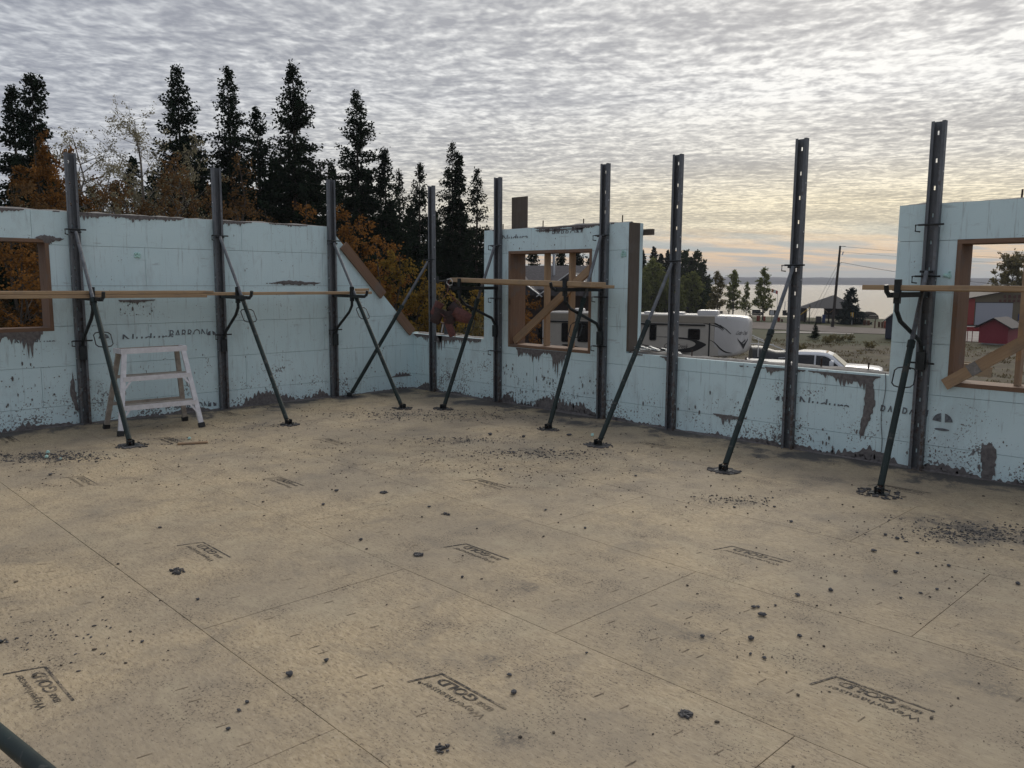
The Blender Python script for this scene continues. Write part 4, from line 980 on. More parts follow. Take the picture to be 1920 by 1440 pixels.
for i, (px, ty, ds) in enumerate(BK):
    q, H = tree_at(px, ty, ds); k = H/12; put_tree(bk[i % 3], q.x, q.y, ZG, 'shorter dark spruce '+where[i], 'dark spruces of the back row', rz=i*1.7, sc=(k*1.05, k*1.05, k))

def broadleaf(H, Rx, seed, leaves, leafs, mat, shape='oval', lo=.12, barkm='bark', stems=1, cl=.35, lw=.75, tr=.02):
    """skeleton of limbs, twigs, leaves on the twigs"""
    rs = np.random.RandomState(seed); tb_ = MB(); tips = []
    def env(f):
        if shape == 'oval': return max(.05, math.sin(min(1, (f-lo)/(1-lo)*.96+.06)*math.pi)**.55)
        if shape == 'cone': return max(.05, (1-(f-lo)/(1-lo))**.6)
        return max(.05, 1-abs(f-.72)*1.9) if shape == 'vase' else 1
    for s in range(stems):
        ox, oy = (rs.normal(size=2)*Rx*.16) if s else (0, 0); hh = H*rs.uniform(.8, 1) if s else H
        top = np.array([ox*2, oy*2, hh]); pts = [np.array([ox*.3, oy*.3, 0])]
        for k in range(1, 8):
            f = k/7; pts.append(np.array([ox*.3+(top[0]-ox*.3)*f+rs.normal()*.02*H, oy*.3+(top[1]-oy*.3)*f+rs.normal()*.02*H, hh*f]))
        r0 = H*tr/math.sqrt(stems)
        tb_.tube([tuple(p) for p in pts], [r0*(1-.93*k/7) for k in range(8)], 6, cap=False)
        nl = int(H*(9 if shape == 'vase' else 6)/stems)+6
        for k in range(nl):
            f = lo+(1-lo)*(k+rs.rand())/nl; i = min(int(f*7), 6); p = pts[i]+(pts[i+1]-pts[i])*(f*7-i)
            az = rs.rand()*6.283; ln = Rx*env(f)*rs.uniform(.55, 1.1); up = rs.uniform(.35, 1.0) if shape != 'vase' else rs.uniform(.5, 1.5)
            e = p+np.array([math.cos(az)*ln, math.sin(az)*ln, ln*up*.8]); e[2] = min(e[2], H*1.02); mid = (p+e)/2+rs.normal(size=3)*.06*ln
            kb = .33 if shape != 'vase' else .2; tb_.tube([tuple(p), tuple(mid), tuple(e)], [r0*kb*(1-f*.7), r0*kb*.6*(1-f*.7), .005], 4, cap=False)
            nt = max(3, int(ln*4.5))
            for j in range(nt):
                g_ = rs.uniform(.25, 1); b0 = mid+(e-mid)*(g_*2-1) if g_ > .5 else p+(mid-p)*g_*2
                dv = unit(rs.normal(size=3)+np.array([math.cos(az), math.sin(az), .5])*.8); t2 = b0+dv*cl*rs.uniform(.6, 1.4)
                tb_.tube([tuple(b0), tuple(t2)], [.007, .002], 3, cap=False); tips.append((b0, t2))
    T0 = np.array([a for a, b in tips]); T1 = np.array([b for a, b in tips]); idx = rs.randint(0, len(tips), leaves); ff = rs.uniform(.15, 1.1, leaves)[:, None]
    C = T0[idx]+(T1[idx]-T0[idx])*ff+rs.normal(size=(leaves, 3))*cl*.16; D = rs.normal(size=(leaves, 3)); D[:, 2] -= .4
    L = leafs*rs.uniform(.6, 1.3, leaves); return quads_mesh('crown', cards(C, D, L, L*lw, rs), M[mat]), tb_.mesh('trunk', M[barkm], False, fix=False)
Bt = [ # px, topy, dist, R, leaves, leafsize, mat, shape, stems, seed, label, name
    (72, 256, 27, 2.3, 15000, .10, 'orange', 'cone', 3, 1, 'bright orange autumn tree at the left, in front of dark spruces'),
    (150, 252, 31, 1.6, 5000, .08, 'pale', 'oval', 2, 2, 'thin half-bare pale tree just right of the first post'),
    (190, 300, 30, 1.5, 5000, .08, 'pale', 'oval', 2, 3, 'low half-bare tree beside the thin pale one'),
    (262, 222, 33, 2.4, 7600, .085, 'pale', 'vase', 2, 4, 'tall sparse round-topped tree, nearly bare against the sky'),
    (310, 300, 27, 1.8, 6500, .10, 'rust', 'oval', 3, 5, 'rust-brown bushy tree below the tall broad spruce'),
    (245, 345, 25, 1.8, 6000, .10, 'rust', 'oval', 3, 6, 'rust-orange bushy tree right of the first post'),
    (455, 300, 30, 1.5, 3600, .10, 'rust', 'cone', 2, 7, 'brown-leaved tree just right of the second post'),
    (405, 372, 26, 1.2, 3000, .09, 'rust', 'oval', 2, 8, 'low brown bush at the second post'),
    (20, 350, 24, 1.7, 6500, .10, 'rust', 'oval', 3, 9, 'rust-coloured bush at the far left above the wall'),
    (520, 392, 27, 1.0, 2000, .09, 'rust', 'oval', 2, 10, 'small orange-brown sapling left of the third post'),
    (575, 375, 28, 1.1, 2400, .09, 'orange', 'cone', 2, 11, 'small orange sapling just left of the third post'),
    (655, 395, 26, 1.5, 5200, .10, 'orange', 'oval', 2, 12, 'orange bush right of the third post above the sloping board'),
    (705, 445, 26, 1.3, 4200, .10, 'orange', 'oval', 2, 13, 'orange bush over the middle of the wall slope'),
    (752, 478, 25, 1.3, 5200, .10, 'yellow', 'cone', 2, 14, 'yellow bush over the foot of the wall slope'),
    (795, 545, 25, 1.2, 4600, .10, 'yellow', 'oval', 3, 15, 'yellow-orange bush directly behind the corner post'),
    (850, 560, 27, 1.3, 4600, .10, 'olive', 'oval', 3, 16, 'olive brush behind the hanging toolbelt'),
    (900, 545, 29, 1.3, 4200, .10, 'yellow', 'oval', 3, 17, 'yellowing brush left of the middle wall block'),
    (30, 440, 20, 1.8, 8000, .09, 'orange', 'oval', 3, 18, 'orange bush seen through the left window'),
    (980, 565, 34, 1.1, 3200, .10, 'orange', 'oval', 2, 19, 'orange bush seen through the left of the middle window'),
    (350, 330, 28, 1.2, 3400, .09, 'rust', 'oval', 2, 20, 'brown bush left of the second post'),
    (120, 335, 28, 1.4, 4200, .10, 'rust', 'oval', 2, 21, 'rust-coloured bush behind the first post')]
for px, ty, ds, rm, nl, ls, mt, sh, stn, sd_, lb in Bt:
    q, H = tree_at(px, ty, ds); nl = int(nl*1.5); ls *= .80; put_tree(broadleaf(H, rm, 100+sd_, nl, ls, mt, sh, .18, 'bark_pale' if mt in ('olive', 'pale') else 'bark', stn), q.x, q.y, ZG, lb, 'autumn trees and bushes behind the left wall', name='autumn_tree' if H > 5 else 'autumn_bush')

# young poplars by the lake
po = [broadleaf(8, 2.0, 200+k, 5200, .24, 'leaf_green', 'cone', .16, 'bark', 1, .5) for k in range(3)]
for i, (px, ty, by, k) in enumerate([(1343, 512, 597, .95), (1373, 509, 598, .85), (1398, 532, 596, .7), (1430, 506, 600, .9)]):
    g_ = on_floor(px, by, z=ZG); d_ = math.hypot(g_.x-CAM.x, g_.y-CAM.y); q = at(px, ty, d_); H = q.z-ZG; s = H/8
    ms_ = po[i % 3]
    if i == 0: ms_ = broadleaf(8, 2.0, 209, 5200, .24, 'olive', 'cone', .16, 'bark', 1, .5)
    put_tree(ms_, g_.x, g_.y, ZG, ['young poplar with yellowing leaves, leftmost of the four by the lake', 'young green poplar, second from the left by the lake', 'smallest and thinnest young poplar by the lake', 'young poplar by the lake nearest the post, rightmost of the four'][i], 'young poplars by the lake', rz=i, sc=(s*k, s*k, s), name='poplar_tree')
# dark stand of trees right of the middle block: spruces and poplars
fs_ = [spruce(13, 2.7, 90+k, .8, .0, 'point', .6, 'needle') for k in range(3)]
fp = [broadleaf(12, 2.9, 220+k, 7000, .36, 'leaf_dark', 'cone', .08, 'bark', 1, .6) for k in range(2)]+[broadleaf(12, 3.0, 230, 7500, .34, 'leaf_green', 'oval', .08, 'bark', 1, .6)]
ST = [(1205, 470, 150, 0), (1226, 463, 158, 0), (1240, 476, 150, 0), (1252, 470, 160, 0), (1218, 500, 140, 2), (1236, 505, 138, 2), (1270, 480, 150, 0), (1285, 473, 150, 1), (1296, 482, 150, 0), (1308, 474, 150, 1), (1320, 492, 148, 1), (1280, 520, 138, 2), (1262, 500, 142, 1), (1195, 490, 145, 1), (1180, 480, 150, 0), (1160, 478, 152, 0), (1312, 515, 140, 1), (1140, 470, 150, 1), (1207, 520, 132, 2), (1250, 525, 134, 2), (1222, 488, 136, 2), (1300, 512, 138, 2), (1275, 535, 132, 2)]
wds = ['at the left edge beside the wall block end', 'with the highest spire near the wall block', 'third from the wall block', 'with a pointed top left of the camper post', 'pale, nearest the wall block', 'pale, second in front', 'just left of the camper post', 'just right of the camper post', 'between two lighter tops right of the camper post', 'with a feathery top right of the camper post', 'at the right end of the stand', 'pale, low, right of the camper post', 'low behind the camper post', 'partly hidden by the wall block', 'hidden by the wall block end', 'seen through the middle window at right', 'low at the right end of the stand', 'behind the middle window', 'pale, low, by the wall block', 'pale, low, left of the camper post', 'tallest pale', 'pale, before the feathery top', 'low, right behind camper post']
for i, (px, ty, ds, kd) in enumerate(ST):
    q, H = tree_at(px, ty, ds, ZG-.4); ms_ = fs_[i % 3] if kd == 0 else (fp[i % 2] if kd == 1 else fp[2]); s = H/(13 if kd == 0 else 12)
    put_tree(ms_, q.x, q.y, ZG-.4, ['dark spruce', 'dark green poplar', 'light green poplar'][kd]+' of the distant stand, '+wds[i], 'distant stand of trees by the lake', rz=i*2.1, sc=(s, s, s), name=['spruce_tree', 'poplar_tree', 'poplar_tree'][kd])
# blue spruce by the shelter, sapling in the field, orange tree at the right window
g_ = on_floor(1594, 608, z=ZG); d_ = math.hypot(g_.x-CAM.x, g_.y-CAM.y); H = at(1596, 541, d_).z-ZG
put_tree(spruce(H, 2.15, 300, 1.3, 0, 'point', .42, 'needle_blue', .04, .8), g_.x, g_.y, ZG, 'neat conical blue spruce right of the utility pole', None)
g_ = on_floor(1528, 636, z=ZG); put_tree(bk[1], g_.x, g_.y, ZG-.05, 'small spruce sapling alone in the grass band', None, name='spruce_sapling', sc=(.21, .21, .135))
q, H = tree_at(1905, 478, 128); put_tree(broadleaf(H, 2.6, 302, 5200, .30, 'olive', 'oval', .2, 'bark', 1, .5), q.x, q.y, ZG, 'autumn tree behind the red building, seen in the right window', None, name='autumn_tree')
# low grass tufts and dead stalks over the rough field
rs = np.random.RandomState(4); n = 9000; uu = rs.uniform(34, 82, n); vv = rs.uniform(-12, 52, n); C = []
for a, b in zip(uu, vv):
    if noise.noise((a*.22, b*.22, 7)) < -.05: continue
    p = uvp(a, b); C.append((p.x, p.y, zfun(a, b)))
C = np.array(C); C = np.repeat(C, 5, 0)+rs.normal(size=(len(C)*5, 3))*np.array([.16, .16, 0]); n = len(C)
D = rs.normal(size=(n, 3))*.55; D[:, 2] = 1; L = rs.uniform(.07, .24, n)
M['dry_grass'] = leafmat('dry_grass', (.07, .055, .03), (.19, .15, .08), .3)
link('dry_grass_tufts', quads_mesh('dry_grass_tufts', cards(C, D, L, L*.30, rs), M['dry_grass']), kind='stuff', label='dry brown grass tufts over the rough field beyond the low wall', cat='grass')
bs = broadleaf(.55, .5, 320, 1500, .06, 'olive', 'oval', .05, 'bark', 4, .2)
for i, (px, py) in enumerate([(1560, 640), (1575, 642), (1592, 640), (1550, 645), (1630, 655), (1500, 660)]):
    g_ = on_floor(px, py, z=ZG); put_tree(bs, g_.x, g_.y, ZG, 'low pale shrub in the field '+['right of the spruce sapling', 'second right of the spruce sapling', 'third right of the spruce sapling', 'in front of the spruce sapling', 'nearer the small dark shed', 'left, close behind the white pickup'][i], 'pale shrubs in the field', rz=i, name='shrub', cat='shrub')
# ------------------------------------------------------------------ camper trailer
def side_frame(A, B):
    A, B = Vector((A.x, A.y, 0)), Vector((B.x, B.y, 0)); d = B-A; return A, math.atan2(d.y, d.x), d.length
A = at(1033, 584, 49.3); B = at(1409, 600, 46.3); o_, rz_, LRV = side_frame(A, B)
rv = empty('camper_trailer', (o_.x, o_.y, ZG), rz_, 'long beige fifth-wheel camper trailer with black swooshes parked beyond the low wall', 'camper trailer')
HR = 3.66; HW = 1.25; XN = LRV-1.75
M['rv'] = plain('beige_gelcoat', (.45, .415, .365), .35, 0, .04, 3, .02); M['rv_cap'] = plain('white_gelcoat', (.52, .505, .49), .25, 0, .03, 3, .01); M['rv_grey'] = plain('beige_trim', (.30, .265, .215), .4, 0, .05)
M['decal'] = plain('black_decal', (.018, .018, .02), .35, 0, .05); M['decal_grey'] = plain('grey_decal', (.30, .28, .27), .4)
# local: x forward, near side is -y
MB().prism([(0, .75), (0, HR), (XN, HR), (XN, 1.42), (XN-1.1, 1.42), (XN-1.5, .75)], -HW, HW).build('body', M['rv'], rv, bevel=.04)
# rounded nose cap
mb = MB(); rings = []
for k in range(9):
    s = k/8; x = XN+.002+1.75*math.sin(s*math.pi/2)*.999; w = HW*(1-.62*(1-math.cos(s*math.pi/2))**1.5)
    zt = HR+.02-.28*(1-math.cos(s*math.pi/2))**2.0; zb = 1.42+.62*(1-math.cos(s*math.pi/2))**1.3; rr = .14+.22*s; ring = []
    for (cx, cz, a0) in ((w-rr, zt-rr, 0), (-(w-rr), zt-rr, 90), (-(w-rr), zb+rr, 180), (w-rr, zb+rr, 270)):
        for j in range(5): ring.append((x, cx+rr*math.cos(R(a0+j*22.5)), cz+rr*math.sin(R(a0+j*22.5))))
    rings.append(ring)
mb.loft(rings).build('nose_cap', M['rv_cap'], rv, True)
MB().mm(0, XN, -HW-.02, -HW+.02, HR-.42, HR-.02).build('awning_cover', M['rv_grey'], rv, bevel=.02)
MB().mm(.3, XN-.5, -HW-.07, -HW-.021, HR-.56, HR-.47).build('awning_rail', M['decal'], rv)
def sx(px):   # pixel column -> local x on the near side
    d = ray(px, 620); rz = Vector((math.cos(rz_), math.sin(rz_), 0)); n_ = Vector((-rz.y, rz.x, 0)); o2 = o_-n_*HW
    t_ = n_.dot(o2-CAM)/n_.dot(d); p = CAM+d*t_; return (p-o_).dot(rz)
def sz(px, py):
    d = ray(px, py); rz = Vector((math.cos(rz_), math.sin(rz_), 0)); n_ = Vector((-rz.y, rz.x, 0)); o2 = o_-n_*HW
    t_ = n_.dot(o2-CAM)/n_.dot(d); return (CAM+d*t_).z-ZG
def rrect(x0, x1, z0, z1, r, y0, y1, nm, mat, parent):
    poly = []
    for cx, cz, a0 in ((x1-r, z1-r, 0), (x0+r, z1-r, 90), (x0+r, z0+r, 180), (x1-r, z0+r, 270)):
        for j in range(4): poly.append((cx+r*math.cos(R(a0+j*30)), cz+r*math.sin(R(a0+j*30))))
    return MB().prism(poly, y0, y1).build(nm, M[mat], parent)
for a, b, c_, d_ in ((1218, 1231, 608, 638), (1290, 1313, 616, 637), (1053, 1072, 605, 641), (1083, 1106, 605, 641)):
    x0, x1 = sx(a), sx(b); z1_, z0_ = sz(a, c_), sz(a, d_); w = rrect(x0, x1, z0_, z1_, .09, -HW-.03, -HW-.002, 'window_frame', 'decal', rv)
    rrect(x0+.05, x1-.05, z0_+.05, z1_-.05, .06, -HW-.036, -HW-.031, 'window_glass', 'glass', w)
MB().mm(sx(1329), sx(1331.5), -HW-.025, -HW-.002, 1.45, sz(1330, 606)).build('door_trim', M['decal'], rv)
def swoosh(pts, nm='swoosh', mat='decal', y=-HW-.012):
    """pts: (px,py,thickness px) centre line of a tapering stroke"""
    mb = MB(); up, dn = [], []
    P_ = [(sx(a), sz(a, b), w) for a, b, w in pts]
    N_ = 6; Q = []
    for i in range(len(P_)-1):
        p0_, p1_, p2_, p3_ = P_[max(i-1, 0)], P_[i], P_[i+1], P_[min(i+2, len(P_)-1)]
        for k in range(N_):
            s = k/N_; Q.append(tuple(.5*((2*p1_[j])+(-p0_[j]+p2_[j])*s+(2*p0_[j]-5*p1_[j]+4*p2_[j]-p3_[j])*s*s+(-p0_[j]+3*p1_[j]-3*p2_[j]+p3_[j])*s**3) for j in range(3)))
    Q.append(P_[-1])
    for i, (x, z_, w) in enumerate(Q):
        a, b = Q[max(i-1, 0)], Q[min(i+1, len(Q)-1)]; dx, dz = b[0]-a[0], b[1]-a[1]; l = math.hypot(dx, dz) or 1; h = max(w, .1)*.5*.031
        mb.v += [(x-dz/l*h, y, z_+dx/l*h), (x+dz/l*h, y, z_-dx/l*h)]
    mb.f = [(2*i, 2*i+1, 2*i+3, 2*i+2) for i in range(len(Q)-1)]
    return mb.build(nm, M[mat], rv, fix=False)
swoosh([(1196, 643, .5), (1225, 651, 2.2), (1260, 658.5, 4), (1295, 658, 5), (1315, 651, 4), (1325, 645, .5)])
swoosh([(1225, 631, .4), (1262, 632.5, 1.4), (1290, 635.0, 2.2), (1306, 639, 2.0), (1324, 645.5, .6)])
cr = MB(); nn = 26
for k in range(nn+1):
    a = R(-112+k*(190/nn)); ox, oy = 1268+50*math.cos(a)+(7*max(0, math.cos(a))**14), 646.5-13.5*math.sin(a); ix, iy = 1261+44*math.cos(a), 645.0-10.2*math.sin(a)
    cr.v += [(sx(ox), -HW-.013, sz(ox, oy)), (sx(ix), -HW-.013, sz(ix, iy))]
cr.f = [(2*i, 2*i+1, 2*i+3, 2*i+2) for i in range(nn)]; cr.build('swoosh', M['decal'], rv, fix=False)
swoosh([(1196, 650, .3), (1230, 658, 1.4), (1268, 663.5, 1.8), (1295, 662, .5)])
swoosh([(1196, 655, .3), (1235, 662, .8), (1268, 666, .6)])
swoosh([(1331, 637, .8), (1341, 643, 1.4), (1352, 654, 2.4), (1362, 660, 2.0), (1375, 662, .5)], y=-HW-.012)
swoosh([(1310, 601.5, .4), (1330, 604, 2.4), (1345, 609, 3.0), (1357, 618, 1.0)])
swoosh([(1312, 605, .3), (1332, 609, 1.6), (1346, 613, 1.6), (1356, 620, .5)])
swoosh([(1054, 646, 1), (1066, 648, 5), (1085, 651, 2), (1110, 656, .4)])
swoosh([(1108, 638, .3), (1150, 640, 1.6), (1196, 643, .5)])
def rvtext(txt, x, z_, h, w, y=-HW-.014, nm='lettering', rot=None, par=None):
    vs, f_ = text_mesh(txt, h, w, shear=.3); mb = MB(); mb.add([(x+a, y, z_+b) for a, b, _ in vs], f_); return mb.build(nm, M['decal'], rv, fix=False)
rvtext('Cedar Creek', sx(1245), sz(1245, 652), .26, sx(1290)-sx(1245))
# nose lettering and chevron on a facet standing on the curved cap
def nose_pt(a, z_):  # a: -1..1 along the curved near corner
    s = a; x = XN+1.75*math.sin(s*math.pi/2); w = HW*(1-.62*(1-math.cos(s*math.pi/2))**1.5); return x, -w-.012
def on_nose(pts2, faces, nm):
    mb = MB(); V = []
    for a, z_ in pts2:
        x, y = nose_pt(a, z_); zb = 1.42+.62*(1-math.cos(a*math.pi/2))**1.3; V.append((x+.02, y-.01, z_))
    mb.v = V; mb.f = [tuple(f) for f in faces]; return mb.build(nm, M['decal'], rv, fix=False)
vs, f_ = text_mesh('Cedar Creek', .22, .36, shear=.3); on_nose([(.42+a, 2.68+b+.05*0) for a, b, _ in vs], f_, 'nose_lettering')
chev = []
for (x0, z0, x1, z1, w0) in ((.48, 2.50, .66, 1.95, .12), (.84, 2.50, .66, 1.95, .12), (.53, 2.38, .66, 2.12, .05), (.79, 2.38, .66, 2.12, .05), (.60, 2.25, .72, 2.40, .04)):
    sgn = 1 if x1 > x0 else -1; chev.append(((x0, z0), (x0+sgn*.02, z0-w0*1.0), (x1, z1-.05), (x1, z1+w0)))
for c4 in chev: on_nose(c4, [(0, 1, 2, 3)], 'nose_emblem')
swn = [(.0, 2.0), (.12, 1.85), (.28, 1.72), (.45, 1.66)]
on_nose([(.10, 3.20), (.24, 2.95), (.34, 2.70), (.31, 2.72), (.2, 2.97), (.06, 3.16)], [(0, 1, 4, 5), (1, 2, 3, 4)], 'swoosh')
def ac(px0, px1, h, nm, mat='rv_cap', yy=0):
    x0, x1 = sx(px0), sx(px1); mb = MB(); r_ = []
    for s, z_ in ((1.0, 0), (1.03, h*.5), (.97, h*.85), (.75, h)):
        ring = []
        for cx, cy, a0 in ((1, 1, 0), (-1, 1, 90), (-1, -1, 180), (1, -1, 270)):
            for j in range(4): ring.append(((x0+x1)/2+s*(cx*((x1-x0)/2-.12)+.12*math.cos(R(a0+j*30))), yy+s*(cy*.25+.12*math.sin(R(a0+j*30))), HR+.03+z_))
        r_.append(ring)
    mb.loft(r_).build(nm, M[mat], rv, True)
ac(1302, 1341, .27, 'air_conditioner', yy=-.3); MB().mm(sx(1304), sx(1339), -.55, 0, HR+.001, HR+.10).build('air_conditioner_base', M['decal'], rv)
ac(1201, 1217, .12, 'roof_vent', yy=-.3); ac(1247, 1260, .10, 'roof_vent', yy=.1); ac(1262, 1276, .13, 'roof_vent', yy=-.3); ac(1064, 1084, .22, 'air_conditioner', yy=-.3)
MB().mm(.05, XN+.1, -HW+.05, HW-.05, HR, HR+.028).build('roof', M['rv_cap'], rv)
for x in (2.9, 3.9):
    for y in (-HW+.14, HW-.14):
        w = MB().tube([(x, y-.11, .40), (x, y+.11, .40)], .40, 20).build('wheel', M['black'], rv, True); MB().tube([(x, y-.115, .40), (x, y+.115, .40)], .22, 14).build('rim', M['galv'], w, True)
MB().mm(XN+.3, XN+.5, -.2, .2, 1.0, 1.6).build('hitch', M['black'], rv); MB().mm(.3, XN-1.6, -.7, .7, .5, .751).build('chassis', M['black'], rv)
for x in np.linspace(.5, XN+.6, 9): MB().mm(x-.05, x+.05, -HW-.03, -HW-.021, HR-.10, HR-.06).build('marker_light', M['decal_grey'], rv)
MB().mm(sx(1332), sx(1348), -HW-.008, -HW-.002, 1.5, 2.0).build('storage_door', M['rv'], rv)
MB().mm(sx(1308)-.3, sx(1308)+.3, -HW-.02, -HW-.002, 1.0, 1.5).build('vent', M['decal_grey'], rv)
MB().mm(-.03, .06, -HW-.012, -HW+.08, .76, HR-.02).build('corner_trim', M['rv_cap'], rv)

# ------------------------------------------------------------------ white pickup
A = at(1398, 680, 43.0); B = at(1656, 692, 42.4); o_, rz_, LT_ = side_frame(A, B)
tk_ = empty('pickup_truck', (o_.x, o_.y, ZG+.02), rz_, 'white crew-cab pickup truck parked beyond the low wall, nose to the right', 'pickup truck')
M['truck'] = plain('white_car_paint', (.80, .81, .83), .18, 0, .02, 2, 0); K = LT_/6.5; TW = 1.0
def sec(x, z0, z1, w0, w1, r): # cross-section ring (rounded box) at x
    ring = []
    for cx, cz, a0, w in ((1, z1-r, 0, w1), (-1, z1-r, 90, w1), (-1, z0+r, 180, w0), (1, z0+r, 270, w0)):
        for j in range(4): ring.append((x, cx*(w-r)+r*math.cos(R(a0+j*30)), cz+r*math.sin(R(a0+j*30))))
    return ring
MB().loft([sec(x*K, z0, z1, w, w, .10) for x, z0, z1, w in ((0, .75, 1.46, TW-.06), (.05, .62, 1.50, TW), (.9, .6, 1.50, TW), (.95, .6, 1.50, TW), (2.38, .6, 1.50, TW))]).build('bed', M['truck'], tk_, True)
MB().mm(.10*K, 2.3*K, -TW+.09, TW-.09, 1.46, 1.53).build('tonneau_cover', M['truck'], tk_, True, bevel=.02)
MB().loft([sec(x*K, z0, z1, w, w, .12) for x, z0, z1, w in ((2.42, .55, 1.46, TW), (4.55, .55, 1.46, TW), (4.75, .55, 1.50, TW), (5.6, .55, 1.49, TW-.01), (6.30, .55, 1.44, TW-.03), (6.46, .60, 1.36, TW-.07), (6.52, .7, 1.2, TW-.12))]).build('body', M['truck'], tk_, True)
# greenhouse
gp = [(2.45, 1.42, .97), (2.47, 1.88, .90), (2.52, 2.06, .86), (2.75, 2.12, .83), (3.6, 2.13, .81), (4.0, 2.09, .81), (4.2, 2.01, .82), (4.85, 1.47, .93)]
mb = MB(); rings = []
for x, z_, w in gp: rings.append([(x*K, -.96, 1.28), (x*K, -w-.005, max(z_-.10, 1.29)), (x*K, -w+.10, z_), (x*K, w-.10, z_), (x*K, w+.005, max(z_-.10, 1.29)), (x*K, .96, 1.28)])
mb.loft(rings).build('cab', M['truck'], tk_, True)
def gside(nm, pts, s):
    mb = MB(); mb.add([(x*K, s*(.962-(z_-1.28)*.175+.012), z_) for x, z_ in pts], [tuple(range(len(pts)))]); mb.build(nm, M['glass'], tk_)
for s in (-1, 1):
    gside('side_window', [(2.58, 1.50), (2.58, 1.92), (2.66, 1.97), (3.42, 1.98), (3.42, 1.50)], s); gside('side_window', [(3.50, 1.50), (3.50, 1.97), (3.90, 1.95), (4.08, 1.88), (4.55, 1.50)], s)
    MB().add([(3.43*K, s*.97, .75), (3.45*K, s*.97, .75), (3.45*K, s*.985, 1.40), (3.43*K, s*.985, 1.40)], [(0, 1, 2, 3)]).build('door_seam', M['decal'], tk_)
    m_ = MB().loft([sec(x*K, 1.50, 1.50+h, .16, .16, .05) for x, h in ((4.15, .24), (4.23, .30), (4.33, .26))]); m_.v = [(a, b+s*1.14, c_) for a, b, c_ in m_.v]; mr = m_.build('mirror', M['truck'], tk_, True)
    MB().mm(4.18*K, 4.28*K, s*1.0-.05, s*1.0+.05, 1.40, 1.50).build('mirror_arm', M['decal'], mr)
    MB().mm(4.60*K, 5.1*K, s*.985-.01, s*.985+.01, .6, .62).build('step_bar', M['black'], tk_)
    MB().loft([sec(6.30*K, .9, 1.14, .13, .13, .03), sec(6.50*K, .92, 1.12, .12, .12, .03)]).build('headlight', M['galv'], tk_, loc=(0, s*.75, 0))
    for x in (1.15, 5.55):
        w = MB().tube([(x*K, s*(TW-.13)-.12, .42), (x*K, s*(TW-.13)+.14, .42)], .42, 20).build('wheel', M['black'], tk_, True); MB().tube([(x*K, s*(TW-.13)-.13, .42), (x*K, s*(TW-.13)+.145, .42)], .24, 14).build('rim', M['galv'], w, True)
MB().add([(4.24*K, -.74, 2.005), (4.24*K, .74, 2.005), (4.83*K, .86, 1.515), (4.83*K, -.86, 1.515)], [(0, 1, 2, 3)]).build('windshield', plain('pale_windshield', (.22, .25, .27), .08, 0, .02), tk_)
MB().mm(6.46*K, 6.54*K, -.6, .6, .75, 1.05).build('grille', M['decal'], tk_)
for y in (-.3, 0, .3): MB().mm(3.90*K, 3.98*K, y-.04, y+.04, 2.09, 2.125).build('roof_marker', plain('amber_plastic', (.5, .25, .05), .4), tk_)

# black covered boat-like trailer load behind the nose
q0 = at(1408, 652, 52); q1 = at(1500, 668, 52.5); o_, rz_, L_ = side_frame(q0, q1)
bt_ = empty('covered_trailer', (o_.x, o_.y, ZG), rz_, 'low black tarp-covered trailer behind the nose of the camper', 'trailer')
mb = MB(); rings = []
for k in range(9):
    s = k/8; h = 1.15-.35*s+.08*math.sin(s*9); w = .95*(1-.5*s*s); rings.append([(L_*s, w*math.cos(R(a)), .75+(h-.3)*max(0, math.sin(R(a)))*(1 if 20 < a < 160 else .6)) for a in range(0, 181, 20)])
mb.loft(rings).build('tarp', plain('black_tarp', (.022, .023, .026), .45, 0, .3, 3, .6), bt_, True)
MB().mm(-.2, L_+.4, -.9, .9, .62, .76).build('deck', M['alu'], bt_)
for x in (1.2, 1.9): MB().tube([(x, -.95, .34), (x, -.72, .34)], .34, 16).build('wheel', M['black'], bt_, True)
for a, b in (((.3, -.9, 1.0), (.3, -.9, 2.15)), ((.0, -.9, 2.15), (2.6, -.9, 1.15)), ((-.4, -.9, 1.8), (1.2, -.9, 1.75)), ((-.2, -.9, 2.35), (.6, -.9, 2.0))): MB().tube([a, b], .03, 6).build('rail', M['white'], bt_)
MB().tube([(1.5, -.95, .95), (2.6, -.95, 1.02), (2.7, -.95, .78)], .03, 6).build('rail', M['galv'], bt_)

# silver car far behind, seen in the middle window
def small_car(px, py, dist, rz, col, label, name='parked_car', zg=ZG):
    q = at(px, py, dist); r = empty(name, (q.x, q.y, zg), rz, label, 'car'); p = plain(name+'_paint', col, .25, 0, .02)
    MB().loft([sec(x, .3, z1, w, w*.97, .12) for x, z1, w in ((0, .85, .78), (.2, 1.0, .86), (1.2, 1.02, .9), (3.2, 1.0, .9), (4.2, .88, .86), (4.45, .7, .78))]).build('body', p, r, True)
    MB().loft([[(x, -.84, .98), (x, -w, z_), (x, w, z_), (x, .84, .98)] for x, z_, w in ((.35, 1.0, .8), (.9, 1.50, .66), (2.3, 1.52, .66), (3.2, 1.02, .78))]).build('cabin', M['glass'], r, True)
    MB().mm(.95, 2.25, -.6, .6, 1.5, 1.545).build('roof_panel', p, r)
    for x in (.85, 3.6):
        for s in (-1, 1): MB().tube([(x, s*.80-.1, .33), (x, s*.80+.1, .33)], .33, 16).build('wheel', M['black'], r, True)
    return r
small_car(1010, 600, 62, R(20), (.55, .57, .60), 'silver car glimpsed through the middle window behind the camper')
small_car(1903, 615, 100, R(60), (.5, .5, .52), 'pale vehicle at the right edge beside the garage, seen through the window')

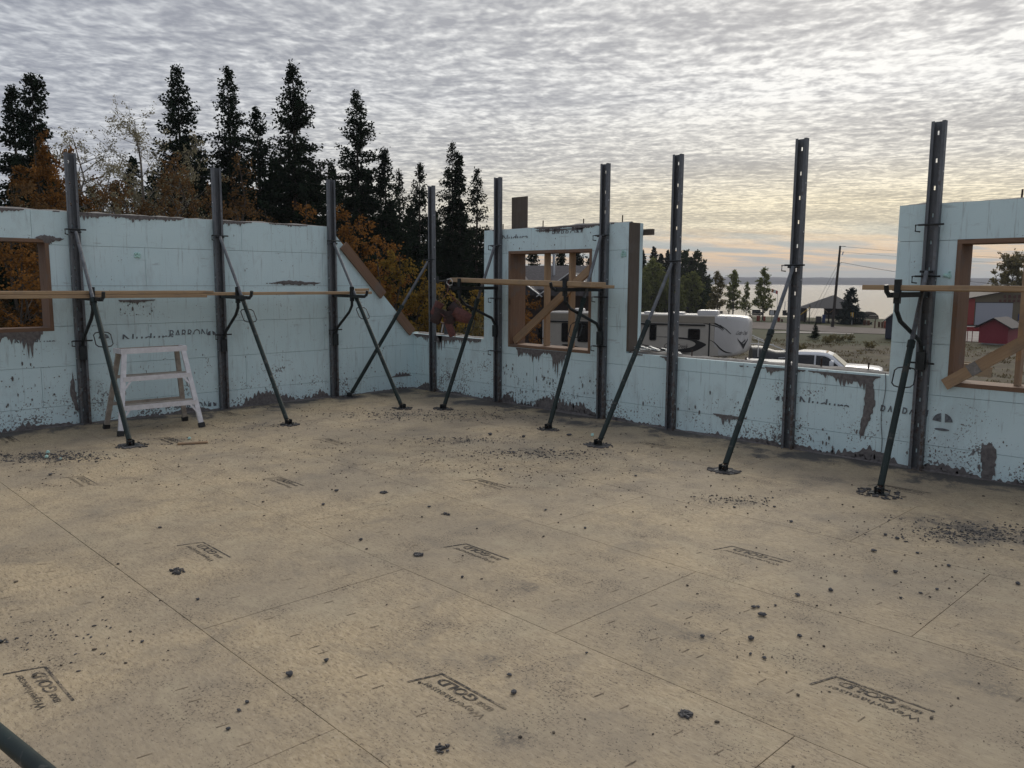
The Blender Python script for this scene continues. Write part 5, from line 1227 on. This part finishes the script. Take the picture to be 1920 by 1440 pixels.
# ------------------------------------------------------------------ brown house behind the middle block
A = at(900, 560, 58); B = at(1125, 560, 56); o_, rz_, L_ = side_frame(A, B); hz = at(1000, 545, 57).z-ZG; rzg = at(1030, 500.5, 60).z-ZG
ho = empty('house', (o_.x, o_.y, ZG), rz_, 'brown house with grey shingled roof behind the middle window', 'house')
MB().mm(0, L_, 0, 7, 0, hz).build('wall', plain('brown_siding', (.065, .048, .045), .85, 0, .1, 3), ho)
rfm = plain('grey_shingles', (.085, .078, .082), .9, 0, .3, 6)
rf = MB().prism([(-.5, 0), (3.5, rzg-hz), (7.5, 0), (7.5, -.14), (3.5, rzg-hz-.14), (-.5, -.14)], 0, L_+1); rf.v = [(y-.5, x, z_+hz+.1) for x, y, z_ in rf.v]; rf.build('roof', rfm, ho)
for gx in (L_*.30, L_*.80):
    g_ = MB().prism([(gx-2.2, hz-.3), (gx, hz+1.25), (gx+2.2, hz-.3)], -1.6, 2.4); g_.build('gable', rfm, ho)
    for s in (-1, 1): MB().beam((gx+s*2.35, -1.65, hz-.38), (gx, -1.65, hz+1.30), .06, .17, up=(0, 1, 0)).build('white_fascia', M['white'], ho)
vp = at(1030.5, 512, 58); lx = (Vector((vp.x, vp.y, 0))-o_).length
MB().tube([(lx, 1.9, hz+.8), (lx, 1.9, hz+2.6)], .10, 10).build('vent_pipe', M['galv'], ho, True); MB().tube([(lx, 1.9, hz+.6), (lx, 1.9, hz+.95)], [.36, .12], 12).build('flashing', M['galv'], ho, True); MB().tube([(lx, 1.9, hz+2.56), (lx, 1.9, hz+2.70)], .17, 10).build('vent_cap', M['galv'], ho, True)
MB().mm(L_*.5, L_*.5+1.2, -.03, -.002, 1.2, 2.3).build('window', M['glass'], ho)

# ------------------------------------------------------------------ picnic shelter by the lake
g0 = on_floor(1500, 606, z=ZG); g1 = on_floor(1588, 609, z=ZG); d_ = math.hypot(g0.x-CAM.x, g0.y-CAM.y)+3; A = at(1507, 606, d_); B = at(1600, 608, d_); o_, rz_, L_ = side_frame(A, B)
ph = at(1550, 578, d_).z-ZG; pk = at(1558, 553.5, d_+3).z-ZG
pv = empty('picnic_shelter', (o_.x, o_.y, ZG), rz_, 'open picnic shelter with a grey hipped roof and notice panels by the lake', 'shelter')
e = .9; MB().add([(-e, -e, ph), (L_+e, -e, ph), (L_+e, 6+e, ph), (-e, 6+e, ph), (L_*.56, 3, pk), (L_*.60, 3, pk)], [(0, 1, 5, 4), (1, 2, 5), (2, 3, 4, 5), (3, 0, 4), (0, 3, 2, 1)]).build('roof', plain('dark_grey_roof', (.038, .038, .043), .8), pv)
for x in (.1, L_*.5, L_-.1):
    for y in (0, 6): MB().mm(x-.1, x+.1, y-.1, y+.1, 0, ph).build('post', plain('dark_post', (.03, .022, .018), .9), pv)
for s, x in ((1, .1), (-1, L_*.5), (1, L_*.5), (-1, L_-.1)): MB().beam((x, 0, ph-.7), (x+s*.7, 0, ph-.05), .08, .08).build('knee_brace', M['stud'], pv)
MB().mm(L_*.42, L_*.98, .3, .42, .55, ph-.9).build('panel_wall', plain('grey_panel', (.14, .13, .125), .9), pv); MB().mm(L_*.40, L_*.98, .15, .28, ph-.9, ph-.02).build('fascia_board', plain('dark_board', (.045, .04, .04), .9), pv)
for i in range(5): MB().mm(L_*.44+i*.85, L_*.44+i*.85+.6, .26, .295, 1.0, 1.9).build('notice', plain('poster', (.30, .29, .29), .8, 0, .5, 5), pv)
# bins, bollards, posts, signs
def post(px, by, ty, r, mat, name, label, cat, group=None):
    g_ = on_floor(px, by, z=ZG); d_ = math.hypot(g_.x-CAM.x, g_.y-CAM.y); h = at(px, ty, d_).z-ZG
    mb = MB().tube([(0, 0, 0), (0, 0, h*.96), (0, 0, h)], [r, r, r*.6], 10); return tag(mb.build(name, M[mat], None, True, loc=(g_.x, g_.y, ZG)), label, cat, group)
M['red_post'] = plain('weathered_red_wood', (.22, .05, .03), .85, 0, .3); M['brown_post'] = plain('weathered_brown_wood', (.10, .05, .03), .85, 0, .3); M['blue'] = plain('blue_plastic', (.02, .05, .16), .5); M['yellow_p'] = plain('yellow_plastic', (.55, .34, .04), .5)
for i, (px, by, ty, r, mt, lb) in enumerate([(1408, 602, 593, .16, 'brown_post', 'brown bollard nearest the camper nose'), (1421.5, 602, 592, .24, 'red_post', 'thick red bollard, second from the camper nose'), (1433, 602, 593, .16, 'red_post', 'thin red bollard left of the leaning brace'), (1460, 603, 595, .2, 'red_post', 'red bollard with a pale top between brace and post'), (1466, 603.5, 598, .15, 'brown_post', 'short brown bollard beside the post'), (1592, 608, 601, .2, 'red_post', 'red bollard at the left foot of the blue spruce'),
    (1603, 608, 601.5, .3, 'red_post', 'wide red bollard below the blue spruce'), (1611, 608, 601, .2, 'red_post', 'red bollard at the right foot of the blue spruce'), (1621, 609.5, 600, .2, 'brown_post', 'brown bollard right of the blue spruce, first'), (1628, 610, 600.5, .2, 'brown_post', 'brown bollard right of the blue spruce, second'), (1648, 614, 603, .14, 'brown_post', 'thin brown post left of the small dark shed, first'), (1654, 615, 603, .14, 'brown_post', 'thin brown post left of the small dark shed, second'), (1659, 616, 602, .14, 'red_post', 'thin reddish post beside the small dark shed'), (1640, 616, 601, .08, 'brown_post', 'thin stake left of the bollards near the dark shed')]):
    post(px, by, ty, r, mt, 'bollard', lb, 'bollard', 'bollards along the lake road')
def boxat(px0, px1, by, ty, dep, mat, name, label, cat, roof=None):
    g_ = on_floor((px0+px1)/2, by, z=ZG); d_ = math.hypot(g_.x-CAM.x, g_.y-CAM.y); A, B = at(px0, by, d_), at(px1, by, d_); o_, rz_, L_ = side_frame(A, B); h = at(px0, ty, d_).z-ZG
    mb = MB().mm(0, L_, 0, dep, .06, h); mb.mm(-.04, L_+.04, -.04, dep+.04, h, h+.06); return tag(mb.build(name, M[mat] if isinstance(mat, str) else mat, None, loc=(o_.x, o_.y, ZG), rot=(0, 0, rz_), bevel=.02), label, cat)
boxat(1529, 1540, 607, 594, 1.2, 'decal', 'waste_bin', 'dark bin with pale lid at the picnic shelter', 'bin'); boxat(1541, 1547, 606, 591, .8, 'blue', 'waste_bin', 'blue bin beside the dark one at the picnic shelter', 'bin')
boxat(1495, 1511, 601, 577, 3, plain('grey_shed', (.10, .10, .115), .8), 'storage_box', 'grey box shed left of the picnic shelter', 'shed')
boxat(1262, 1310, 590, 578, 2.5, plain('navy_cover', (.03, .035, .06), .7), 'parked_van', 'dark vehicle under the distant trees', 'vehicle'); boxat(1200, 1225, 585, 574, 2, 'blue', 'blue_tent', 'blue tarp tent under the distant trees', 'tent')
# slide
g_ = on_floor(1508, 607, z=ZG); sl = empty('playground_slide', (g_.x, g_.y, ZG), rz_, 'yellow playground slide left of the picnic shelter', 'slide')
MB().beam((-1.6, 0, .25), (.6, 0, 2.2), .55, .08).build('chute', M['yellow_p'], sl); MB().tube([(.6, .2, 0), (.6, .2, 2.6)], .05).build('ladder_post', M['decal'], sl); MB().tube([(.6, -.2, 0), (.6, -.2, 2.6)], .05).build('ladder_post', M['decal'], sl)
# diamond sign
g_ = on_floor(1597, 609, z=ZG); d_ = math.hypot(g_.x-CAM.x, g_.y-CAM.y); zt = at(1597, 586, d_).z-ZG; zb = at(1597, 596, d_).z-ZG
sg = empty('warning_sign', (g_.x, g_.y, ZG), YAW+R(90), 'yellow road sign on a thin post before the blue spruce', 'sign')
MB().tube([(0, 0, 0), (0, 0, zt)], .04, 6).build('post', M['galv'], sg); MB().box((0, .0, (zt+zb)/2), (.40, .03, zt-zb)).build('panel', M['yellow_p'], sg, loc=(0, -.06, 0))
q = on_floor(1447, 603, z=ZG); sg = empty('notice_sign', (q.x, q.y, ZG), YAW+R(90), 'small white notice board left of the leaning brace', 'sign'); MB().tube([(0, 0, 0), (0, 0, 1.6)], .04, 6).build('post', M['decal'], sg); MB().box((0, -.06, 1.25), (.45, .03, .6)).build('panel', M['white'], sg)
# flag
q = at(1457, 575, 165); zf = at(1457, 549, 165).z; fg = empty('flag', (q.x, q.y, -4.6), YAW+R(90), 'small red and white flag flying by the lake', 'flag')
MB().tube([(0, 0, 0), (0, 0, zf+4.8)], .04, 6).build('flag_pole', M['galv'], fg)
for i, (m_, a, b) in enumerate((('red_flag', -1.2, -.85), ('white', -.85, -.35), ('red_flag', -.35, 0))):
    if m_ == 'red_flag' and i == 0: M['red_flag'] = plain('red_cloth', (.45, .03, .03), .8)
    MB().add([(-a, 0, zf+4.3+a*-.35), (-b, 0, zf+4.3+b*-.35), (-b, .02, zf+4.95+b*-.35), (-a, .02, zf+4.95+a*-.35)], [(0, 1, 2, 3)]).build('flag_stripe', M[m_], fg)
for i, (px, ty) in enumerate(((1471, 565), (1478, 570))):
    q = at(px, 590, 168); zz = at(px, ty, 168).z; r = empty('marina_post', (q.x, q.y, -4.8), 0, ['pale curved lamp post by the lake, just left of the tall post', 'red marker post by the lake behind the tall post'][i], 'post'); MB().tube([(0, 0, 0), (0, 0, zz+4.8), (.4, .3, zz+4.9)] if i == 0 else [(0, 0, 0), (0, 0, zz+4.8)], .07 if i == 0 else .18, 8).build('pole', M['galv'] if i == 0 else M['red_post'], r)
for i, (px, w) in enumerate(((1340, 30), (1420, 20), (1450, 16), (1472, 10))):
    q0 = at(px-w/2, 588, 160); q1 = at(px+w/2, 588, 160); o_, rz2, L_ = side_frame(q0, q1); tag(MB().mm(0, L_, 0, 1.2, .3, .9).mm(0, L_*.8, .2, 1, .9, 1.3).build('dock_boat', M['decal'], None, loc=(o_.x, o_.y, -4.75), rot=(0, 0, rz2)), 'low dark boat on the shore '+['behind the leftmost poplar', 'behind the rightmost poplar', 'right of the poplars', 'behind the tall post'][i], 'boat', 'boats drawn up on the lake shore')
# picnic tables
def picnic(px, by, lb):
    g_ = on_floor(px, by, z=ZG); r = empty('picnic_table', (g_.x, g_.y, ZG), rz_, lb, 'picnic table')
    for y in (-.28, 0, .28): MB().mm(-.95, .95, y-.12, y+.12, .72, .76).build('table_top', M['board'], r)
    for y in (-.8, .8): MB().mm(-.95, .95, y-.13, y+.13, .42, .46).build('bench', M['board'], r)
    for x in (-.7, .7):
        for s in (-1, 1): MB().beam((x, s*.72, 0), (x, s*.2, .72), .05, .09, up=(1, 0, 0)).build('leg', M['board'], r)
picnic(1415, 597, 'picnic table behind the camper nose on the lawn'); picnic(1358, 592, 'picnic table under the first poplar'); picnic(1632, 601, 'picnic table right of the blue spruce')
mbm = MB(); rings = [[(1.6*math.cos(R(a))*s, .6*math.sin(R(a))*s, h) for a in range(0, 360, 30)] for s, h in ((1, 0), (.95, .5), (.6, .95), (.2, 1.1))]; q = at(1629, 590, 140); tag(mbm.loft(rings).build('earth_mound', M['bark'], None, True, loc=(q.x, q.y, ZG-.1)), 'dark rounded mound on the shore right of the blue spruce', 'mound')

# ------------------------------------------------------------------ utility pole and wires
g_ = on_floor(1560.5, 613.5, z=ZG); d_ = math.hypot(g_.x-CAM.x, g_.y-CAM.y); tp_ = at(1575.5, 461, d_); up_ = empty('utility_pole', g_, 0, 'leaning wooden utility pole with transformer bracket by the picnic shelter', 'utility pole')
d = tp_-g_; MB().tube([(0, 0, -.2), tuple(d*.5), tuple(d)], [.19, .16, .12], 10).build('pole', plain('creosote_pole', (.035, .028, .024), .9), up_, True)
rv_ = Vector((_r0.x, _r0.y, 0))
MB().tube([tuple(d*.995), tuple(d*.995+rv_*.7)], .03, 6).build('top_arm', M['decal'], up_); MB().tube([tuple(d*.89+rv_*.35), tuple(d*.93+rv_*.45)], .07, 6).build('insulator', M['galv'], up_); MB().tube([tuple(d*.78-rv_*.2), tuple(d*.80+rv_*.4)], .04, 6).build('cross_piece', M['decal'], up_); MB().tube([tuple(d*.75+rv_*.15), tuple(d*.79+rv_*.15)], .07, 6).build('insulator', M['galv'], up_)
def wire(a, b, sag, lb, r=.022):
    pts = [a.lerp(b, k/16)-Vector((0, 0, sag*4*(k/16)*(1-k/16))) for k in range(17)]; tag(MB().tube(pts, r, 4).build('power_wire', M['decal'], None), lb, 'wire')
P1 = g_+d*.80+rv_*.4; wire(P1, at(2050, 545, 95), .5, 'lower power wire running from the pole to the right behind the wall')
wire(g_+d*.995, at(2100, 490, 110), .3, 'thin upper wire from the pole top to the right', .012); wire(g_+d*.93, at(2100, 500, 110), .3, 'thin wire under the pole top arm', .010)
for k, (px, fr) in enumerate(((1513, .80), (1521, .72))): wire(g_+d*fr, on_floor(px, 604, z=ZG), 0, ['left', 'right'][k]+' guy wire slanting down from the pole to the shelter', .014)

# ------------------------------------------------------------------ small sheds and the red building
def gshed(A, B, dep, h, rise, wallm, roofm, label, name='shed', ov=.25, trim=None, gable_front=True):
    o_, rz_, L_ = side_frame(A, B); r = empty(name, (o_.x, o_.y, ZG), rz_, label, 'shed' if name != 'garage_building' else 'building')
    MB().prism([(0, .12), (L_, .12), (L_, h), (L_/2, h+rise), (0, h)], 0, dep).build('wall', wallm, r)
    for s in (0, 1):
        x0, x1 = (-ov, L_/2) if s == 0 else (L_+ov, L_/2); z0 = h-rise/(L_/2)*ov
        MB().prism([(x0, z0+.02), (x1, h+rise+.03), (x1, h+rise+.12), (x0, z0+.11)], -ov, dep+ov).build('roof', roofm, r)
    return r, L_
g_ = on_floor(1660, 637, z=ZG); d_ = math.hypot(g_.x-CAM.x, g_.y-CAM.y)
gshed(at(1659, 636, d_), at(1695, 636, d_), 3, at(1659, 600, d_).z-ZG, .75, plain('navy_siding', (.03, .033, .05), .8), plain('black_roof', (.025, .025, .03), .8), 'small dark navy shed at the left edge of the high wall section')
g_ = on_floor(1835, 645, z=ZG); d_ = math.hypot(g_.x-CAM.x, g_.y-CAM.y)
rsx, _ = gshed(at(1834, 645, d_), at(1890, 645, d_), 4.0, at(1834, 611, d_).z-ZG, at(1860, 597, d_).z-at(1860, 611, d_).z, plain('dark_red_siding', (.21, .022, .035), .7, 0, .08), plain('black_trim_roof', (.03, .022, .025), .7), 'small dark red gabled shed seen through the right window', ov=.35)
rsx.rotation_euler.z += R(-14)
MB().mm(.2, 3.0, .2, .4, -.03, .14).build('skid', M['white'], rsx)
d_ = 122; A = at(1809, 612, d_); B = at(2080, 612, d_+8); hgt = at(1809, 560, d_).z-ZG; rise = at(1930, 535, d_+4).z-ZG-hgt
gb, L_ = gshed(A, B, 14, hgt, rise, plain('tan_siding', (.15, .12, .075), .8, 0, .08), plain('dark_brown_roof', (.035, .025, .022), .8), 'tan and red garage building with a large pale door seen through the right window', 'garage_building', ov=.6)
def gx(px): o2, rz2 = gb.location, gb.rotation_euler.z; dd = Vector((math.cos(rz2), math.sin(rz2), 0)); n_ = Vector((-dd.y, dd.x, 0)); r_ = ray(px, 590); t_ = n_.dot(o2-CAM)/n_.dot(r_); return (CAM+r_*t_-o2).dot(dd)
def gz(py, px=1850): o2, rz2 = gb.location, gb.rotation_euler.z; dd = Vector((math.cos(rz2), math.sin(rz2), 0)); n_ = Vector((-dd.y, dd.x, 0)); r_ = ray(px, py); t_ = n_.dot(o2-CAM)/n_.dot(r_); return (CAM+r_*t_).z-ZG
MB().mm(.02, gx(1826), -.08, -.01, .1, gz(560)).build('red_panel', plain('red_siding', (.26, .035, .028), .7, 0, .08), gb)
dr = MB().mm(gx(1828), gx(1897), -.10, -.01, .1, gz(568)).build('garage_door', plain('pale_door', (.33, .34, .38), .6, 0, .03), gb); MB().mm(gx(1826.5), gx(1898.5), -.085, -.011, gz(568)+.001, gz(566.5)).build('door_frame', M['decal'], dr)
sgn = plain('brown_sign_letters', (.10, .04, .03), .8)
qq = random.Random(3)
for n_, px0, py, h, w in ((4, 1878, 559, .45, 2.4), (11, 1870, 566, .35, 6.2)):
    mb = MB()
    for k in range(n_):
        x = gx(px0)+w*k/n_; ww_ = w/n_*.62; mb.add([(x, -.12, gz(py)), (x+ww_, -.12, gz(py)), (x+ww_*qq.uniform(.7, 1), -.12, gz(py)+h), (x, -.12, gz(py)+h*qq.uniform(.7, 1))], [(0, 1, 2, 3)])
    mb.build('faded_lettering', sgn, gb, fix=False, kind='stuff')
bs_ = MB().mm(gx(1909), gx(1930), -.12, -.01, gz(600), gz(588)).build('blue_sign', M['blue'], gb)
# red barricade sign in the yard
g_ = on_floor(1822, 642, z=ZG); bc = empty('red_barrier', (g_.x, g_.y, ZG), rz_, 'red sign board on legs left of the dark red shed', 'sign')
MB().mm(-.55, 1.1, -.03, .03, 1.05, 1.45).build('board', plain('red_paint', (.32, .04, .04), .6), bc)
for x in (-.4, .0): MB().mm(x-.03, x+.03, -.02, .02, 0, 1.05).build('leg', M['red_post'], bc)
# pale planks lying in the field near the right window
g_ = at(1803, 678, 45); plank(at(1802, 678, 45), at(1829, 681, 45.5), .20, .05, 'pale plank edge lying outside below the right window'); plank(at(1802, 690, 45.4), at(1850, 697, 46), .9, .5, 'stack of lumber outside below the right window', 'lumber stack', 'plank', 'lumber_stack')
# ------------------------------------------------------------------ air
m = bpy.data.materials.new('thin_haze'); m.use_nodes = True; t = NT(m.node_tree)
pv_ = t.n('ShaderNodeVolumePrincipled', {'Color': (.80, .84, .92, 1), 'Density': 0.00022, 'Anisotropy': .2}); t.n('ShaderNodeOutputMaterial', {1: pv_.outputs[0]})
hz_ = MB(); hz_.v = [tuple(uvp(u, v, z)) for u in (-260, 3800) for v in (-4000, 4600) for z in (-14, 60)]; hz_.f = [(0, 1, 3, 2), (4, 6, 7, 5), (0, 4, 5, 1), (2, 3, 7, 6), (0, 2, 6, 4), (1, 5, 7, 3)]
hz_.build('haze', m, kind='stuff')
import OpenImageIO as oiio, numpy as np
a=np.array(oiio.ImageBuf('/workdir/render_main.png').get_pixels(oiio.UINT8))
for n,(x0,y0,x1,y1) in dict(floorN=(300,600,400,650),floorF=(350,450,450,480),wallL=(120,240,200,270),wallR=(700,400,760,420),skyTL=(100,20,250,80),skyTR=(800,20,950,80),skylow=(760,220,880,250),camper=(710,330,722,340)).items(): print(n,a[y0:y1,x0:x1,:3].mean((0,1)).round())
